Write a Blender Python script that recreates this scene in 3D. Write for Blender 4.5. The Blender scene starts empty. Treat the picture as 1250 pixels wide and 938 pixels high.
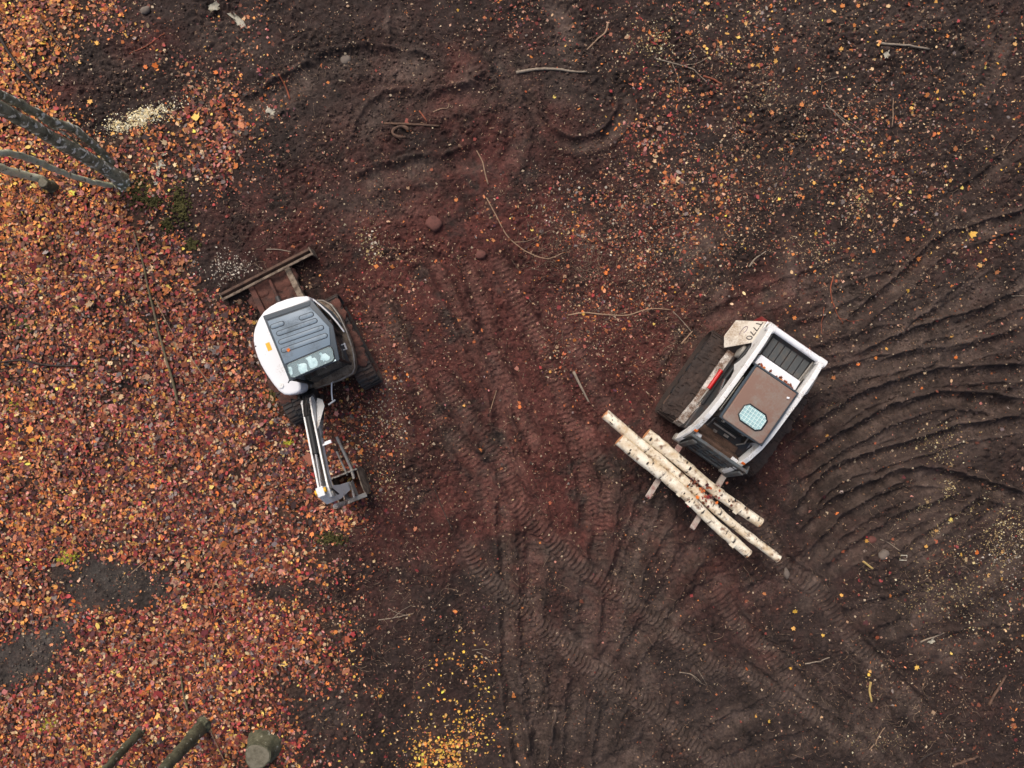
import bpy, bmesh, math, random
import numpy as np
from mathutils import Vector, Matrix, Euler
random.seed(7)
RNG = np.random.default_rng(11)
R = math.radians
scene = bpy.context.scene
COL = scene.collection

# ------------------------------------------------------------------ camera, sky, sun, exposure
CAM_H = 14.5                      # drone height in metres, lens straight down
FPX = 868.0                       # focal length in photo pixels (photo 1250 x 938)
cam_d = bpy.data.cameras.new("drone_camera")
cam = bpy.data.objects.new("drone_camera", cam_d)
COL.objects.link(cam)
cam.location = (0, 0, CAM_H)
cam.rotation_euler = (0, 0, 0)
cam_d.sensor_width = 36.0
cam_d.lens = 36.0 * FPX / 1250.0
cam_d.clip_start = 0.05
cam_d.clip_end = 400.0
scene.camera = cam

SUN_EL, SUN_AZ = 55.0, 330.0      # high veiled sun behind cloud
world = bpy.data.worlds.new("World")
scene.world = world
world.use_nodes = True
wn = world.node_tree
sky = wn.nodes.new("ShaderNodeTexSky")
sky.sky_type = 'NISHITA'
sky.sun_disc = False
sky.sun_elevation = R(SUN_EL)
sky.sun_rotation = R(SUN_AZ)
sky.air_density = 1.0
sky.dust_density = 7.0
sky.ozone_density = 1.0
wn.links.new(sky.outputs[0], wn.nodes["Background"].inputs[0])
wn.nodes["Background"].inputs[1].default_value = 0.125

sun_d = bpy.data.lights.new("sun", 'SUN')
sun_d.energy = 1.2
sun_d.angle = R(30)
sun_d.color = (1.0, 0.975, 0.93)
sun = bpy.data.objects.new("sun", sun_d)
COL.objects.link(sun)
# lamp points along the vector from the sun to the scene
sd = Vector((math.sin(R(SUN_AZ)) * math.cos(R(SUN_EL)), math.cos(R(SUN_AZ)) * math.cos(R(SUN_EL)), math.sin(R(SUN_EL))))
sun.rotation_euler = (-sd).to_track_quat('-Z', 'Y').to_euler()
sun.location = sd * 40

scene.view_settings.view_transform = 'Standard'
scene.view_settings.look = 'None'
scene.view_settings.exposure = 0.24
scene.view_settings.gamma = 1.0
scene.view_settings.use_curve_mapping = False
scene.cycles.max_bounces = 6
scene.cycles.transparent_max_bounces = 6

# ------------------------------------------------------------------ helpers
def W(px, py, z=0.0):
    """photo pixel -> metres on the level z"""
    s = (CAM_H - z) / FPX
    return ((px - 625.0) * s, (469.0 - py) * s)

def srgb(r, g, b):
    f = lambda c: (c / 255.0 / 12.92) if c <= 10 else ((c / 255.0 + 0.055) / 1.055) ** 2.4
    return (f(r), f(g), f(b))

def tag(o, label=None, cat=None, group=None, kind=None):
    if label: o["label"] = label
    if cat: o["category"] = cat
    if group: o["group"] = group
    if kind: o["kind"] = kind
    return o

def link_mesh(name, me, mat=None, parent=None):
    o = bpy.data.objects.new(name, me)
    COL.objects.link(o)
    if mat is not None and len(me.materials) == 0:
        me.materials.append(mat)
    if parent is not None:
        o.parent = parent
    return o

def empty(name, loc, rz=0.0):
    o = bpy.data.objects.new(name, None)
    COL.objects.link(o)
    o.empty_display_size = 0.3
    o.location = loc
    o.rotation_euler = (0, 0, rz)
    return o

class MB:
    """collects simple solids, links them as one mesh"""
    def __init__(self):
        self.bm = bmesh.new()
    def poly_prism(self, pts, axis, a, b):
        """extrude outline pts along axis ('x','y','z') from a to b"""
        def mk(p, t):
            if axis == 'z': return (p[0], p[1], t)
            if axis == 'x': return (t, p[0], p[1])
            return (p[0], t, p[1])
        bm = self.bm
        v0 = [bm.verts.new(mk(p, a)) for p in pts]
        v1 = [bm.verts.new(mk(p, b)) for p in pts]
        n = len(pts)
        bm.faces.new(v0); bm.faces.new(list(reversed(v1)))
        for i in range(n):
            bm.faces.new((v0[i], v1[i], v1[(i + 1) % n], v0[(i + 1) % n]))
        return self
    def box(self, c, s, rot=None):
        bm = self.bm
        m = Matrix.Translation(c)
        if rot: m = m @ Euler(rot).to_matrix().to_4x4()
        r = bmesh.ops.create_cube(bm, size=1.0)
        for v in r['verts']:
            v.co = m @ Vector((v.co.x * s[0], v.co.y * s[1], v.co.z * s[2]))
        return self
    def loft(self, rings, cap=True):
        bm = self.bm
        vs = [[bm.verts.new(p) for p in r] for r in rings]
        n = len(rings[0])
        for a, b in zip(vs[:-1], vs[1:]):
            for i in range(n):
                bm.faces.new((a[i], a[(i + 1) % n], b[(i + 1) % n], b[i]))
        if cap:
            bm.faces.new(list(reversed(vs[0]))); bm.faces.new(vs[-1])
        return self
    def tube(self, pts, rad, seg=8, cap=True):
        pts = [Vector(p) for p in pts]
        n = len(pts)
        if not hasattr(rad, '__len__'): rad = [rad] * n
        rings = []
        up = None
        for i, p in enumerate(pts):
            d = (pts[min(i + 1, n - 1)] - pts[max(i - 1, 0)]).normalized()
            if up is None:
                up = Vector((0, 0, 1)) if abs(d.z) < 0.9 else Vector((1, 0, 0))
            s = d.cross(up).normalized()
            up = s.cross(d).normalized()
            rings.append([tuple(p + (s * math.cos(2 * math.pi * k / seg) + up * math.sin(2 * math.pi * k / seg)) * rad[i]) for k in range(seg)])
        return self.loft(rings, cap)
    def cyl(self, c, r, h, axis='x', seg=20):
        d = {'x': Vector((1, 0, 0)), 'y': Vector((0, 1, 0)), 'z': Vector((0, 0, 1))}[axis]
        c = Vector(c)
        return self.tube([c - d * h / 2, c + d * h / 2], r, seg)
    def tri(self, a, b, c):
        self.bm.faces.new([self.bm.verts.new(p) for p in (a, b, c)])
        return self
    def quadplate(self, pts, th):
        """plate through 3d corner points, with thickness th along its normal"""
        P = [Vector(p) for p in pts]
        nrm = (P[1] - P[0]).cross(P[2] - P[0]).normalized() * th
        bm = self.bm
        v0 = [bm.verts.new(p) for p in P]; v1 = [bm.verts.new(p - nrm) for p in P]
        n = len(P)
        bm.faces.new(v0); bm.faces.new(list(reversed(v1)))
        for i in range(n):
            bm.faces.new((v0[i], v1[i], v1[(i + 1) % n], v0[(i + 1) % n]))
        return self
    def build(self, name, mat, parent=None, bevel=0.0, seg=2, smooth=False, xf=None):
        bm = self.bm
        bmesh.ops.recalc_face_normals(bm, faces=bm.faces)
        if bevel > 0:
            es = [e for e in bm.edges if len(e.link_faces) == 2 and e.calc_face_angle(0) > R(35)]
            if es:
                bmesh.ops.bevel(bm, geom=es, offset=bevel, segments=seg, affect='EDGES', profile=0.6, clamp_overlap=True)
        if xf is not None:
            bm.transform(xf)
        me = bpy.data.meshes.new(name)
        bm.to_mesh(me); bm.free()
        if smooth:
            for p in me.polygons: p.use_smooth = True
            try: me.set_sharp_from_angle(angle=R(38))
            except Exception: pass
        return link_mesh(name, me, mat, parent)

# ---- materials
def new_mat(name):
    m = bpy.data.materials.new(name); m.use_nodes = True
    return m, m.node_tree, m.node_tree.nodes["Principled BSDF"]

def paint(name, col, rough=0.45, dirt=(0.07, 0.04, 0.028), amount=0.35, scale=3.0, metal=0.0, bump=0.15, fine=0.25, spec=0.5):
    """painted, grimy or bare surface: base colour, patchy dirt, fine speckle, small relief"""
    m, nt, b = new_mat(name)
    N, L = nt.nodes, nt.links
    tc = N.new("ShaderNodeTexCoord")
    n1 = N.new("ShaderNodeTexNoise"); n1.inputs["Scale"].default_value = scale; n1.inputs["Detail"].default_value = 8; n1.inputs["Roughness"].default_value = 0.65
    L.new(tc.outputs["Object"], n1.inputs["Vector"])
    n2 = N.new("ShaderNodeTexNoise"); n2.inputs["Scale"].default_value = scale * 14; n2.inputs["Detail"].default_value = 4
    L.new(tc.outputs["Object"], n2.inputs["Vector"])
    add = N.new("ShaderNodeMath"); add.operation = 'MULTIPLY_ADD'
    L.new(n2.outputs["Fac"], add.inputs[0]); add.inputs[1].default_value = fine; L.new(n1.outputs["Fac"], add.inputs[2])
    ramp = N.new("ShaderNodeValToRGB")
    lo = 0.5 + fine * 0.5 + (0.5 - amount) * 0.45
    ramp.color_ramp.elements[0].position = max(0.0, lo - 0.08)
    ramp.color_ramp.elements[1].position = min(1.0, lo + 0.16)
    L.new(add.outputs[0], ramp.inputs[0])
    mix = N.new("ShaderNodeMixRGB")
    L.new(ramp.outputs[0], mix.inputs[0])
    mix.inputs[1].default_value = (*col, 1); mix.inputs[2].default_value = (*dirt, 1)
    L.new(mix.outputs[0], b.inputs["Base Color"])
    rr = N.new("ShaderNodeMapRange"); rr.inputs[3].default_value = rough; rr.inputs[4].default_value = 0.9
    L.new(ramp.outputs[0], rr.inputs[0]); L.new(rr.outputs[0], b.inputs["Roughness"])
    b.inputs["Metallic"].default_value = metal
    b.inputs["Specular IOR Level"].default_value = spec
    bp = N.new("ShaderNodeBump"); bp.inputs["Strength"].default_value = bump; bp.inputs["Distance"].default_value = 0.01
    L.new(add.outputs[0], bp.inputs["Height"]); L.new(bp.outputs[0], b.inputs["Normal"])
    return m

def attr_mat(name, attr="Col", rough=0.75, noise_scale=60.0, var=0.35, bump=0.3, spec=0.3, objcol=False):
    m, nt, b = new_mat(name)
    N, L = nt.nodes, nt.links
    if objcol:
        a = N.new("ShaderNodeObjectInfo"); aout = a.outputs["Color"]
    else:
        a = N.new("ShaderNodeVertexColor"); a.layer_name = attr; aout = a.outputs["Color"]
    tc = N.new("ShaderNodeNewGeometry")
    n = N.new("ShaderNodeTexNoise"); n.inputs["Scale"].default_value = noise_scale; n.inputs["Detail"].default_value = 5; n.inputs["Roughness"].default_value = 0.7
    L.new(tc.outputs["Position"], n.inputs["Vector"])
    mr = N.new("ShaderNodeMapRange"); mr.inputs[1].default_value = 0.25; mr.inputs[2].default_value = 0.75
    mr.inputs[3].default_value = 1 - var; mr.inputs[4].default_value = 1 + var
    L.new(n.outputs["Fac"], mr.inputs[0])
    mul = N.new("ShaderNodeVectorMath"); mul.operation = 'SCALE'
    L.new(aout, mul.inputs[0]); L.new(mr.outputs[0], mul.inputs["Scale"])
    L.new(mul.outputs[0], b.inputs["Base Color"])
    b.inputs["Roughness"].default_value = rough
    b.inputs["Specular IOR Level"].default_value = spec
    if bump:
        bp = N.new("ShaderNodeBump"); bp.inputs["Strength"].default_value = bump; bp.inputs["Distance"].default_value = 0.012
        L.new(n.outputs["Fac"], bp.inputs["Height"]); L.new(bp.outputs[0], b.inputs["Normal"])
    return m

def glass_mat(name, col, rough=0.08, alpha=0.5):
    m, nt, b = new_mat(name)
    b.inputs["Base Color"].default_value = (*col, 1)
    b.inputs["Roughness"].default_value = rough
    b.inputs["Alpha"].default_value = alpha
    b.inputs["Specular IOR Level"].default_value = 0.6
    return m

# ---- noise on numpy arrays
_tab = np.random.default_rng(5).random((257, 257))
def vnoise(x, y, scale, seed=0):
    u = x / scale + seed * 17.31; v = y / scale + seed * 9.77
    iu = np.floor(u).astype(int); iv = np.floor(v).astype(int)
    fu = u - iu; fv = v - iv
    fu = fu * fu * (3 - 2 * fu); fv = fv * fv * (3 - 2 * fv)
    a = _tab[iu % 256, iv % 256]; b = _tab[(iu + 1) % 256, iv % 256]
    c = _tab[iu % 256, (iv + 1) % 256]; d = _tab[(iu + 1) % 256, (iv + 1) % 256]
    return (a * (1 - fu) + b * fu) * (1 - fv) + (c * (1 - fu) + d * fu) * fv
def fbm(x, y, scale, octs=4, seed=0, gain=0.5):
    t = np.zeros_like(x); amp = 1.0; tot = 0
    for o in range(octs):
        t += amp * (vnoise(x * math.cos(o) - y * math.sin(o), x * math.sin(o) + y * math.cos(o), scale / 2 ** o, seed + o * 3) - 0.5)
        tot += amp; amp *= gain
    return t / tot * 2
def cells(x, y, scale, seed=0):
    """distance to the nearest and second nearest scattered point, in cell units"""
    u = x / scale + seed * 3.7; v = y / scale + seed * 5.1
    iu = np.floor(u).astype(int); iv = np.floor(v).astype(int)
    f1 = np.full(x.shape, 9.0); f2 = np.full(x.shape, 9.0)
    for a in (-1, 0, 1):
        for b in (-1, 0, 1):
            cu, cv = iu + a, iv + b
            d = np.hypot(cu + _tab[cu % 256, cv % 256] - u, cv + _tab[(cu + 91) % 256, (cv + 37) % 256] - v)
            f2 = np.where(d < f1, f1, np.minimum(f2, d)); f1 = np.minimum(f1, d)
    return f1, f2
def sstep(a, b, x):
    t = np.clip((x - a) / (b - a), 0, 1)
    return t * t * (3 - 2 * t)

# ------------------------------------------------------------------ leaf-cover map, 50 px cells of the clearing (0 bare .. 9 covered)
LEAF_ROWS = """
9865343000112213333333323
9753343100011213433233222
8625665200000102333344442
9757773100011025433443332
9987662101111234554334332
9987531111123454443343222
9999742111111345332332222
8999963232111244311122111
9999985443121231111211111
9999987654222221001111111
9999998764111111000111111
9999999864111100000011111
9999999863111100000011111
9989999753210000000011122
9878998642110000001111122
7888998752221000001111222
6899998752331000001112122
9999998632442000000111222
9999998633663000000011122
""".split()
LG = np.array([[int(c) for c in r] for r in LEAF_ROWS], float)
def grid_at(G, x, y):
    """bilinear sample of a 50 px grid at world x, y"""
    px = x / CAM_H * FPX + 625; py = 469 - y / CAM_H * FPX
    c = np.clip(px / 50 - 0.5, 0, G.shape[1] - 1.001); r = np.clip(py / 50 - 0.5, 0, G.shape[0] - 1.001)
    ci = c.astype(int); ri = r.astype(int); fc = c - ci; fr = r - ri
    return (G[ri, ci] * (1 - fc) + G[ri, ci + 1] * fc) * (1 - fr) + (G[ri + 1, ci] * (1 - fc) + G[ri + 1, ci + 1] * fc) * fr
def blob(x, y, lst):
    """sum of soft blobs given in photo pixels: (px, py, rx, ry, strength[, angle])"""
    t = np.zeros_like(x)
    for b in lst:
        px, py, rx, ry, s = b[:5]; a = R(b[5]) if len(b) > 5 else 0
        cx, cy = W(px, py); k = CAM_H / FPX
        dx = (x - cx) / k; dy = -(y - cy) / k
        u = (dx * math.cos(a) + dy * math.sin(a)) / rx; v = (-dx * math.sin(a) + dy * math.cos(a)) / ry
        t += s * np.exp(-(u * u + v * v) * 0.9)
    return t
BARE = [(138, 712, 58, 26, 8.3, 8), (112, 728, 18, 12, 4, -30), (24, 806, 46, 20, 8.3, -28), (72, 768, 12, 8, 4, -40), (130, 85, 40, 28, 7), (70, 105, 30, 14, 5), (300, 270, 45, 30, 4), (240, 40, 40, 30, 3),
        (165, 135, 44, 14, 5, -15), (405, 660, 30, 14, 3), (340, 722, 45, 10, 4, 5), (220, 250, 25, 30, 4, 20), (390, 870, 30, 35, 4), (270, 330, 30, 25, 4), (62, 436, 26, 5, 3), (150, 470, 14, 8, 4), (300, 640, 30, 14, 2.5), (250, 600, 40, 8, 2), (20, 520, 14, 10, 3)]
def leaf_cover(x, y):
    c = grid_at(LG, x, y)
    c = c - blob(x, y, BARE) + 1.7 * fbm(x, y, 1.1, 3, 40) * np.clip(c / 3, 0.2, 1)
    return np.clip(c, 0, 9)

# ------------------------------------------------------------------ ground: one sheet, fine in the clearing, stretching to the horizon
def axis_coords(half, step, far):
    core = np.arange(-half, half + step * 0.5, step)
    out = []; d = step; p = half
    while p < far:
        d *= 1.35; p += d; out.append(p)
    out = np.array(out)
    return np.concatenate([-(out[::-1]), core, out])
GS = 0.0235
gx = axis_coords(10.9, GS, 150); gy = axis_coords(8.3, GS, 150)
GX, GY = np.meshgrid(gx, gy)          # rows = y
inner = (np.abs(GX) < 11.5) & (np.abs(GY) < 9)

cover = leaf_cover(GX, GY)
litter = sstep(4.0, 7.5, cover)
Hh = 0.09 * fbm(GX, GY, 3.4, 3, 1) + 0.045 * fbm(GX, GY, 0.9, 3, 2)
WX = GX + 0.06 * fbm(GX, GY, 0.22, 2, 7); WY = GY + 0.06 * fbm(GX, GY, 0.22, 2, 8)      # warped, so crumbs are uneven
a1, a2 = cells(WX, WY, 0.17, 1); b1, b2 = cells(WX, WY, 0.085, 2)
lump = np.clip(0.6 + 1.6 * fbm(GX, GY, 0.9, 3, 12), 0, 1.5)
crumb = 0.045 * lump * sstep(0, .5, a2 - a1) * (1 - .5 * a1) + 0.022 * sstep(0, .5, b2 - b1) * (1 - .5 * b1) * np.clip(0.7 + 1.4 * fbm(GX, GY, 0.6, 2, 14), 0.1, 1.3)
rough_soil = 0.045 * fbm(GX, GY, 0.40, 3, 3) + crumb + 0.012 * fbm(GX, GY, 0.06, 2, 6) - 0.03
SMOOTH = [(135, 712, 60, 26, 1, 6), (28, 802, 50, 26, 1, -28), (85, 755, 34, 24, .8)]
smoothp = np.clip(blob(GX, GY, SMOOTH), 0, 1)
Hh = Hh + rough_soil * (1 - 0.6 * litter) * (1 - .8 * smoothp)
ridge = np.zeros_like(GX); press = np.zeros_like(GX)              # press: how compacted (smooth, paler) the soil is; ridge: crests to lighten for relief

def polyline(pts, n=10):
    """Catmull-Rom through photo pixels -> metres"""
    P = [np.array(W(*p)) for p in pts]
    P = [2 * P[0] - P[1]] + P + [2 * P[-1] - P[-2]]
    out = []
    for i in range(1, len(P) - 2):
        for t in np.linspace(0, 1, n, endpoint=False):
            a, b, c, d = P[i - 1], P[i], P[i + 1], P[i + 2]
            out.append(0.5 * ((2 * b) + (c - a) * t + (2 * a - 5 * b + 4 * c - d) * t ** 2 + (3 * b - 3 * c + d - a) * t ** 3))
    out.append(P[-2])
    return np.array(out)

def rut(pts, w=0.40, depth=0.05, berm=0.03, cleat=0.016, pitch=0.098, lift=0.0, seed=0, chev=0.35, soft=0.36, clear=0.0, tone=1.0):
    """press one rubber-track trail into the soil"""
    global Hh, press, ridge
    L = polyline(pts)
    m = w * 1.3
    x0, x1, y0, y1 = L[:, 0].min() - m, L[:, 0].max() + m, L[:, 1].min() - m, L[:, 1].max() + m
    i0, i1 = np.searchsorted(gx, [x0, x1]); j0, j1 = np.searchsorted(gy, [y0, y1])
    if i1 - i0 < 2 or j1 - j0 < 2: return
    X = GX[j0:j1, i0:i1]; Y = GY[j0:j1, i0:i1]
    best = np.full(X.shape, 1e9); S = np.zeros_like(X); side = np.zeros_like(X)
    s = 0.0
    for a, b in zip(L[:-1], L[1:]):
        d = b - a; ln = np.hypot(*d)
        if ln < 1e-6: continue
        t = np.clip(((X - a[0]) * d[0] + (Y - a[1]) * d[1]) / ln ** 2, 0, 1)
        ex = X - (a[0] + t * d[0]); ey = Y - (a[1] + t * d[1])
        dd = np.hypot(ex, ey); k = dd < best
        best = np.where(k, dd, best); S = np.where(k, s + t * ln, S)
        side = np.where(k, np.sign(d[0] * ey - d[1] * ex), side)
        s += ln
    wob = 0.13 * fbm(X, Y, 0.4, 4, 60 + seed, .65) + 0.09 * fbm(X, Y, 0.12, 2, 61 + seed)
    u = side * best / (w / 2) + wob * 2
    au = np.abs(u)
    ends = sstep(0, 0.5, S) * sstep(0, 0.5, s - S)
    brk = sstep(-0.75 - clear, -0.15 - clear, fbm(X, Y, 1.3, 2, 70 + seed)) * ends
    inside = sstep(1.12, 1.12 - soft * 2, au) * brk
    ph = S / pitch + chev * au + 0.25 * fbm(X, Y, 0.35, 2, 80 + seed)
    cl = np.abs((ph % 1.0) * 2 - 1)            # 0..1 saw
    cl = sstep(0.25, 0.75, cl)
    clmask = sstep(-0.55 - clear, 0.0 - clear, fbm(X, Y, 0.9, 2, 90 + seed))
    base = Hh[j0:j1, i0:i1]
    lowf = 0.35 * base - 1.8 * depth + lift
    floor = lowf + 2.2 * cleat * (cl - 0.5) * clmask + 0.010 * fbm(X, Y, 0.10, 2, 97)
    h = base * (1 - inside * 0.85) + floor * inside * 0.85
    bn = 0.7 + 0.6 * fbm(X, Y, 0.25, 2, 95 + seed)
    h = h + 2.0 * berm * np.exp(-((au - 1.26) / 0.22) ** 2) * brk * bn * (1 + 0.3 * np.sign(u))
    h = h - 0.5 * berm * np.exp(-((au - 1.0) / 0.11) ** 2) * brk * np.clip(bn, 0, 1)
    Hh[j0:j1, i0:i1] = h
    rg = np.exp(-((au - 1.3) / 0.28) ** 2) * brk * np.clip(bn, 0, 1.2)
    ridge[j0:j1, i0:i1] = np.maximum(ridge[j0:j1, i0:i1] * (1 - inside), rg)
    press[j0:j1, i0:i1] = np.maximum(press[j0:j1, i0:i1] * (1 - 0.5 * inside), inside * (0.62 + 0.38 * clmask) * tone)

# faint older passes first, then the trails one can follow in the photograph
rs = random.Random(3)
for k in range(30):
    x, y = rs.uniform(960, 1250), rs.uniform(330, 760)
    a = rs.uniform(-0.75, -0.15); l = rs.uniform(120, 260)
    rut([(x - l * math.cos(a) * .5, y - l * math.sin(a) * .5), (x, y + rs.uniform(-12, 12)), (x + l * math.cos(a) * .5, y + l * math.sin(a) * .5)], depth=rs.uniform(.02, .05), berm=.02, cleat=.012, seed=k)
for k in range(16):
    x, y = rs.uniform(600, 1100), rs.uniform(640, 930)
    a = rs.choice([rs.uniform(0.5, 0.9), rs.uniform(1.3, 1.9), rs.uniform(-0.6, -0.2)]); l = rs.uniform(100, 220)
    rut([(x - l * math.cos(a) * .5, y - l * math.sin(a) * .5), (x, y + rs.uniform(-8, 8)), (x + l * math.cos(a) * .5, y + l * math.sin(a) * .5)], depth=rs.uniform(.02, .045), berm=.02, cleat=.012, seed=20 + k)
for k in range(9):
    x, y = rs.uniform(430, 720), rs.uniform(300, 620)
    a = rs.uniform(0.8, 1.35); l = rs.uniform(100, 240)
    rut([(x - l * math.cos(a) * .5, y - l * math.sin(a) * .5), (x, y + rs.uniform(-8, 8)), (x + l * math.cos(a) * .5, y + l * math.sin(a) * .5)], depth=rs.uniform(.015, .035), berm=.015, cleat=.01, seed=40 + k)
TRAILS = [
    # sweeping arcs right of the loader
    dict(pts=[(1027, 410), (1058, 379), (1097, 348), (1148, 300), (1186, 286), (1265, 262)], w=.30, depth=0.072, berm=0.060, clear=.3, tone=1.15, soft=.5),
    dict(pts=[(1040, 446), (1084, 425), (1135, 404), (1186, 390), (1265, 356)], w=.30, depth=0.065, berm=0.053, clear=.3, tone=1.15, soft=.5),
    dict(pts=[(985, 470), (1045, 452), (1122, 436), (1186, 428), (1265, 404)], w=.30, depth=0.072, berm=0.053, clear=.3, tone=1.15, soft=.5, cleat=.008),
    dict(pts=[(955, 560), (1004, 520), (1050, 490), (1105, 470), (1170, 458), (1265, 455)], w=.30, depth=0.072, berm=0.060, clear=.3, tone=1.15, soft=.5, cleat=.009),
    dict(pts=[(962, 582), (1004, 550), (1050, 525), (1095, 503), (1156, 488), (1265, 500)], w=.30, depth=0.094, berm=0.075, clear=.3, tone=1.15, soft=.5, cleat=.02),
    dict(pts=[(970, 634), (1010, 584), (1063, 562), (1116, 546), (1170, 530), (1265, 512)], w=.30, depth=0.087, berm=0.075, clear=.3, tone=1.15, soft=.5),
    dict(pts=[(978, 660), (1023, 614), (1076, 591), (1116, 581), (1156, 584), (1196, 595), (1265, 618)], w=.30, depth=0.087, berm=0.068, clear=.3, tone=1.15, soft=.5, cleat=.01),
    dict(pts=[(985, 690), (1023, 645), (1076, 610), (1125, 590)], w=.30, depth=0.080, berm=0.075, clear=.3, tone=1.15, soft=.5, cleat=.01),
    dict(pts=[(1005, 705), (1050, 668), (1110, 632), (1180, 610)], w=.30, depth=0.058, berm=0.045, clear=.3, tone=1.15, soft=.5, cleat=.01),
    dict(pts=[(1085, 690), (1130, 662), (1180, 628), (1215, 600)], w=.30, depth=0.051, berm=0.045, clear=.3, tone=1.15, soft=.5, cleat=.01),
    dict(pts=[(1105, 700), (1160, 660), (1215, 625), (1265, 590)], w=.30, depth=0.043, berm=0.030, clear=.3, tone=1.15, soft=.5, cleat=.01),
    dict(pts=[(1190, 130), (1210, 90), (1225, 40), (1235, -10)], w=.30, depth=0.058, berm=0.045, clear=.3, tone=1.15, soft=.5, cleat=.022),
    dict(pts=[(1150, 250), (1195, 225), (1230, 190), (1265, 160)], w=.30, depth=0.043, berm=0.030, clear=.3, tone=1.15, soft=.5, cleat=.02),
    # middle trails running down from upper left
    dict(pts=[(455, 345), (478, 395), (511, 470), (541, 518), (575, 559), (608, 594)], depth=0.061, berm=0.042, clear=.3, tone=1.2, cleat=.012),
    dict(pts=[(505, 300), (528, 320), (558, 377), (581, 428), (606, 478), (616, 530), (640, 590)], depth=0.074, berm=0.049, clear=.3, tone=1.2, cleat=.006, w=.34),
    dict(pts=[(560, 300), (588, 374), (598, 424), (628, 490), (660, 560)], depth=0.068, berm=0.042, clear=.3, tone=1.2, cleat=.008, w=.34),
    dict(pts=[(600, 300), (618, 337), (649, 397), (669, 444), (690, 500), (704, 545), (716, 590), (722, 660)], depth=0.068, berm=0.049, clear=.3, tone=1.2, cleat=.014),
    dict(pts=[(530, 450), (560, 490), (598, 542), (640, 620)], depth=0.061, berm=0.042, clear=.3, tone=1.2, cleat=.014),
    dict(pts=[(700, 500), (722, 545), (740, 580), (735, 640), (728, 700)], depth=0.061, berm=0.042, clear=.3, tone=1.2, cleat=.018),
    # fans of trails at the bottom
    dict(pts=[(614, 590), (618, 680), (620, 757), (624, 840), (640, 950)], depth=.06, berm=.045, cleat=.006, w=.32),
    dict(pts=[(655, 600), (652, 690), (646, 770), (652, 850), (668, 950)], depth=.05, berm=.035, cleat=.01),
    dict(pts=[(682, 808), (674, 845), (660, 892), (652, 950)], depth=.05, berm=.05, cleat=.008, w=.34),
    dict(pts=[(706, 815), (701, 875), (696, 950)], depth=.06, berm=.05, cleat=.008, w=.34),
    dict(pts=[(750, 850), (738, 902), (735, 950)], depth=.05, berm=.04, cleat=.012, w=.36),
    dict(pts=[(795, 600), (778, 650), (755, 700), (745, 760), (740, 800)], depth=.05, berm=.04, cleat=.014),
    dict(pts=[(845, 670), (805, 735), (783, 775), (753, 825)], depth=.045, berm=.045, cleat=.012),
    dict(pts=[(820, 600), (800, 640), (772, 690), (765, 740)], depth=.04, berm=.04, cleat=.012),
    dict(pts=[(805, 800), (800, 860), (775, 930)], depth=.04, berm=.03, cleat=.012),
    dict(pts=[(1038, 745), (1085, 740), (1140, 735)], depth=.04, berm=.03, cleat=.02),
    dict(pts=[(850, 905), (900, 880), (960, 855)], depth=.03, berm=.03, cleat=.018),
    dict(pts=[(860, 945), (930, 918), (1010, 900)], depth=.03, berm=.03, cleat=.018),
    dict(pts=[(1090, 790), (1150, 785), (1250, 770)], depth=.04, berm=.03, cleat=.016),
    dict(pts=[(1000, 920), (1060, 880), (1100, 850)], depth=.03, berm=.02, cleat=.018),
    # where the loader drove in, and the smooth pushed ridges above it
    dict(pts=[(870, 395), (848, 420), (824, 455), (800, 495), (780, 530)], depth=.05, berm=.05, cleat=.01, w=.5),
    dict(pts=[(808, 226), (824, 252), (852, 276), (867, 305), (884, 330), (882, 356), (872, 390)], depth=-.06, berm=-.03, cleat=.002, w=.36, soft=.4),
    dict(pts=[(962, 290), (965, 320), (966, 350), (960, 385)], depth=-.04, berm=-.02, cleat=.002, w=.34, soft=.4),
    # upper clearing: wide old turns
    dict(pts=[(300, 140), (350, 112), (410, 80), (470, 75), (540, 90)], depth=.04, berm=.035, cleat=.006, w=.5),
    dict(pts=[(440, 190), (455, 150), (480, 130), (560, 125), (640, 90)], depth=.035, berm=.03, cleat=.006, w=.5),
    dict(pts=[(420, 240), (470, 215), (540, 205), (600, 190)], depth=.03, berm=.03, cleat=.008, w=.45),
    dict(pts=[(645, 95), (650, 140), (676, 168), (704, 178), (740, 168), (765, 130), (752, 98)], depth=.06, berm=.04, cleat=.006, w=.3),
    dict(pts=[(665, -10), (690, 40), (682, 80)], depth=.03, berm=.03, cleat=.004, w=.5),
    dict(pts=[(500, -10), (490, 40), (500, 80)], depth=.03, berm=.03, cleat=.008, w=.45),
    dict(pts=[(610, 40), (622, 120), (632, 170), (612, 215)], depth=.03, berm=.025, cleat=.006, w=.45),
    dict(pts=[(560, 650), (588, 698), (635, 740), (679, 781), (709, 808), (753, 835), (790, 860), (835, 900), (890, 945)], depth=-.03, berm=.02, cleat=.026, clear=.5, tone=1.35),
    dict(pts=[(612, 600), (655, 643), (695, 680), (722, 702), (770, 735), (820, 774), (853, 801), (892, 833)], depth=-.03, berm=.02, cleat=.026, clear=.5, tone=1.35),
    dict(pts=[(905, 600), (930, 645), (956, 690), (991, 714), (1018, 748), (1045, 788), (1085, 828), (1116, 860), (1150, 893)], depth=-.01, berm=.04, cleat=.018, clear=.5, tone=1.25),
    dict(pts=[(860, 700), (897, 757), (931, 788), (964, 825), (1000, 864)], depth=-.01, berm=.04, cleat=.018, clear=.5, tone=1.25),
    dict(pts=[(880, 800), (945, 845), (1005, 880), (1065, 925), (1090, 950)], depth=-.01, berm=.04, cleat=.018, clear=.5, tone=1.25),
]
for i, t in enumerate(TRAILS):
    rut(seed=100 + i, **t)
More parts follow.
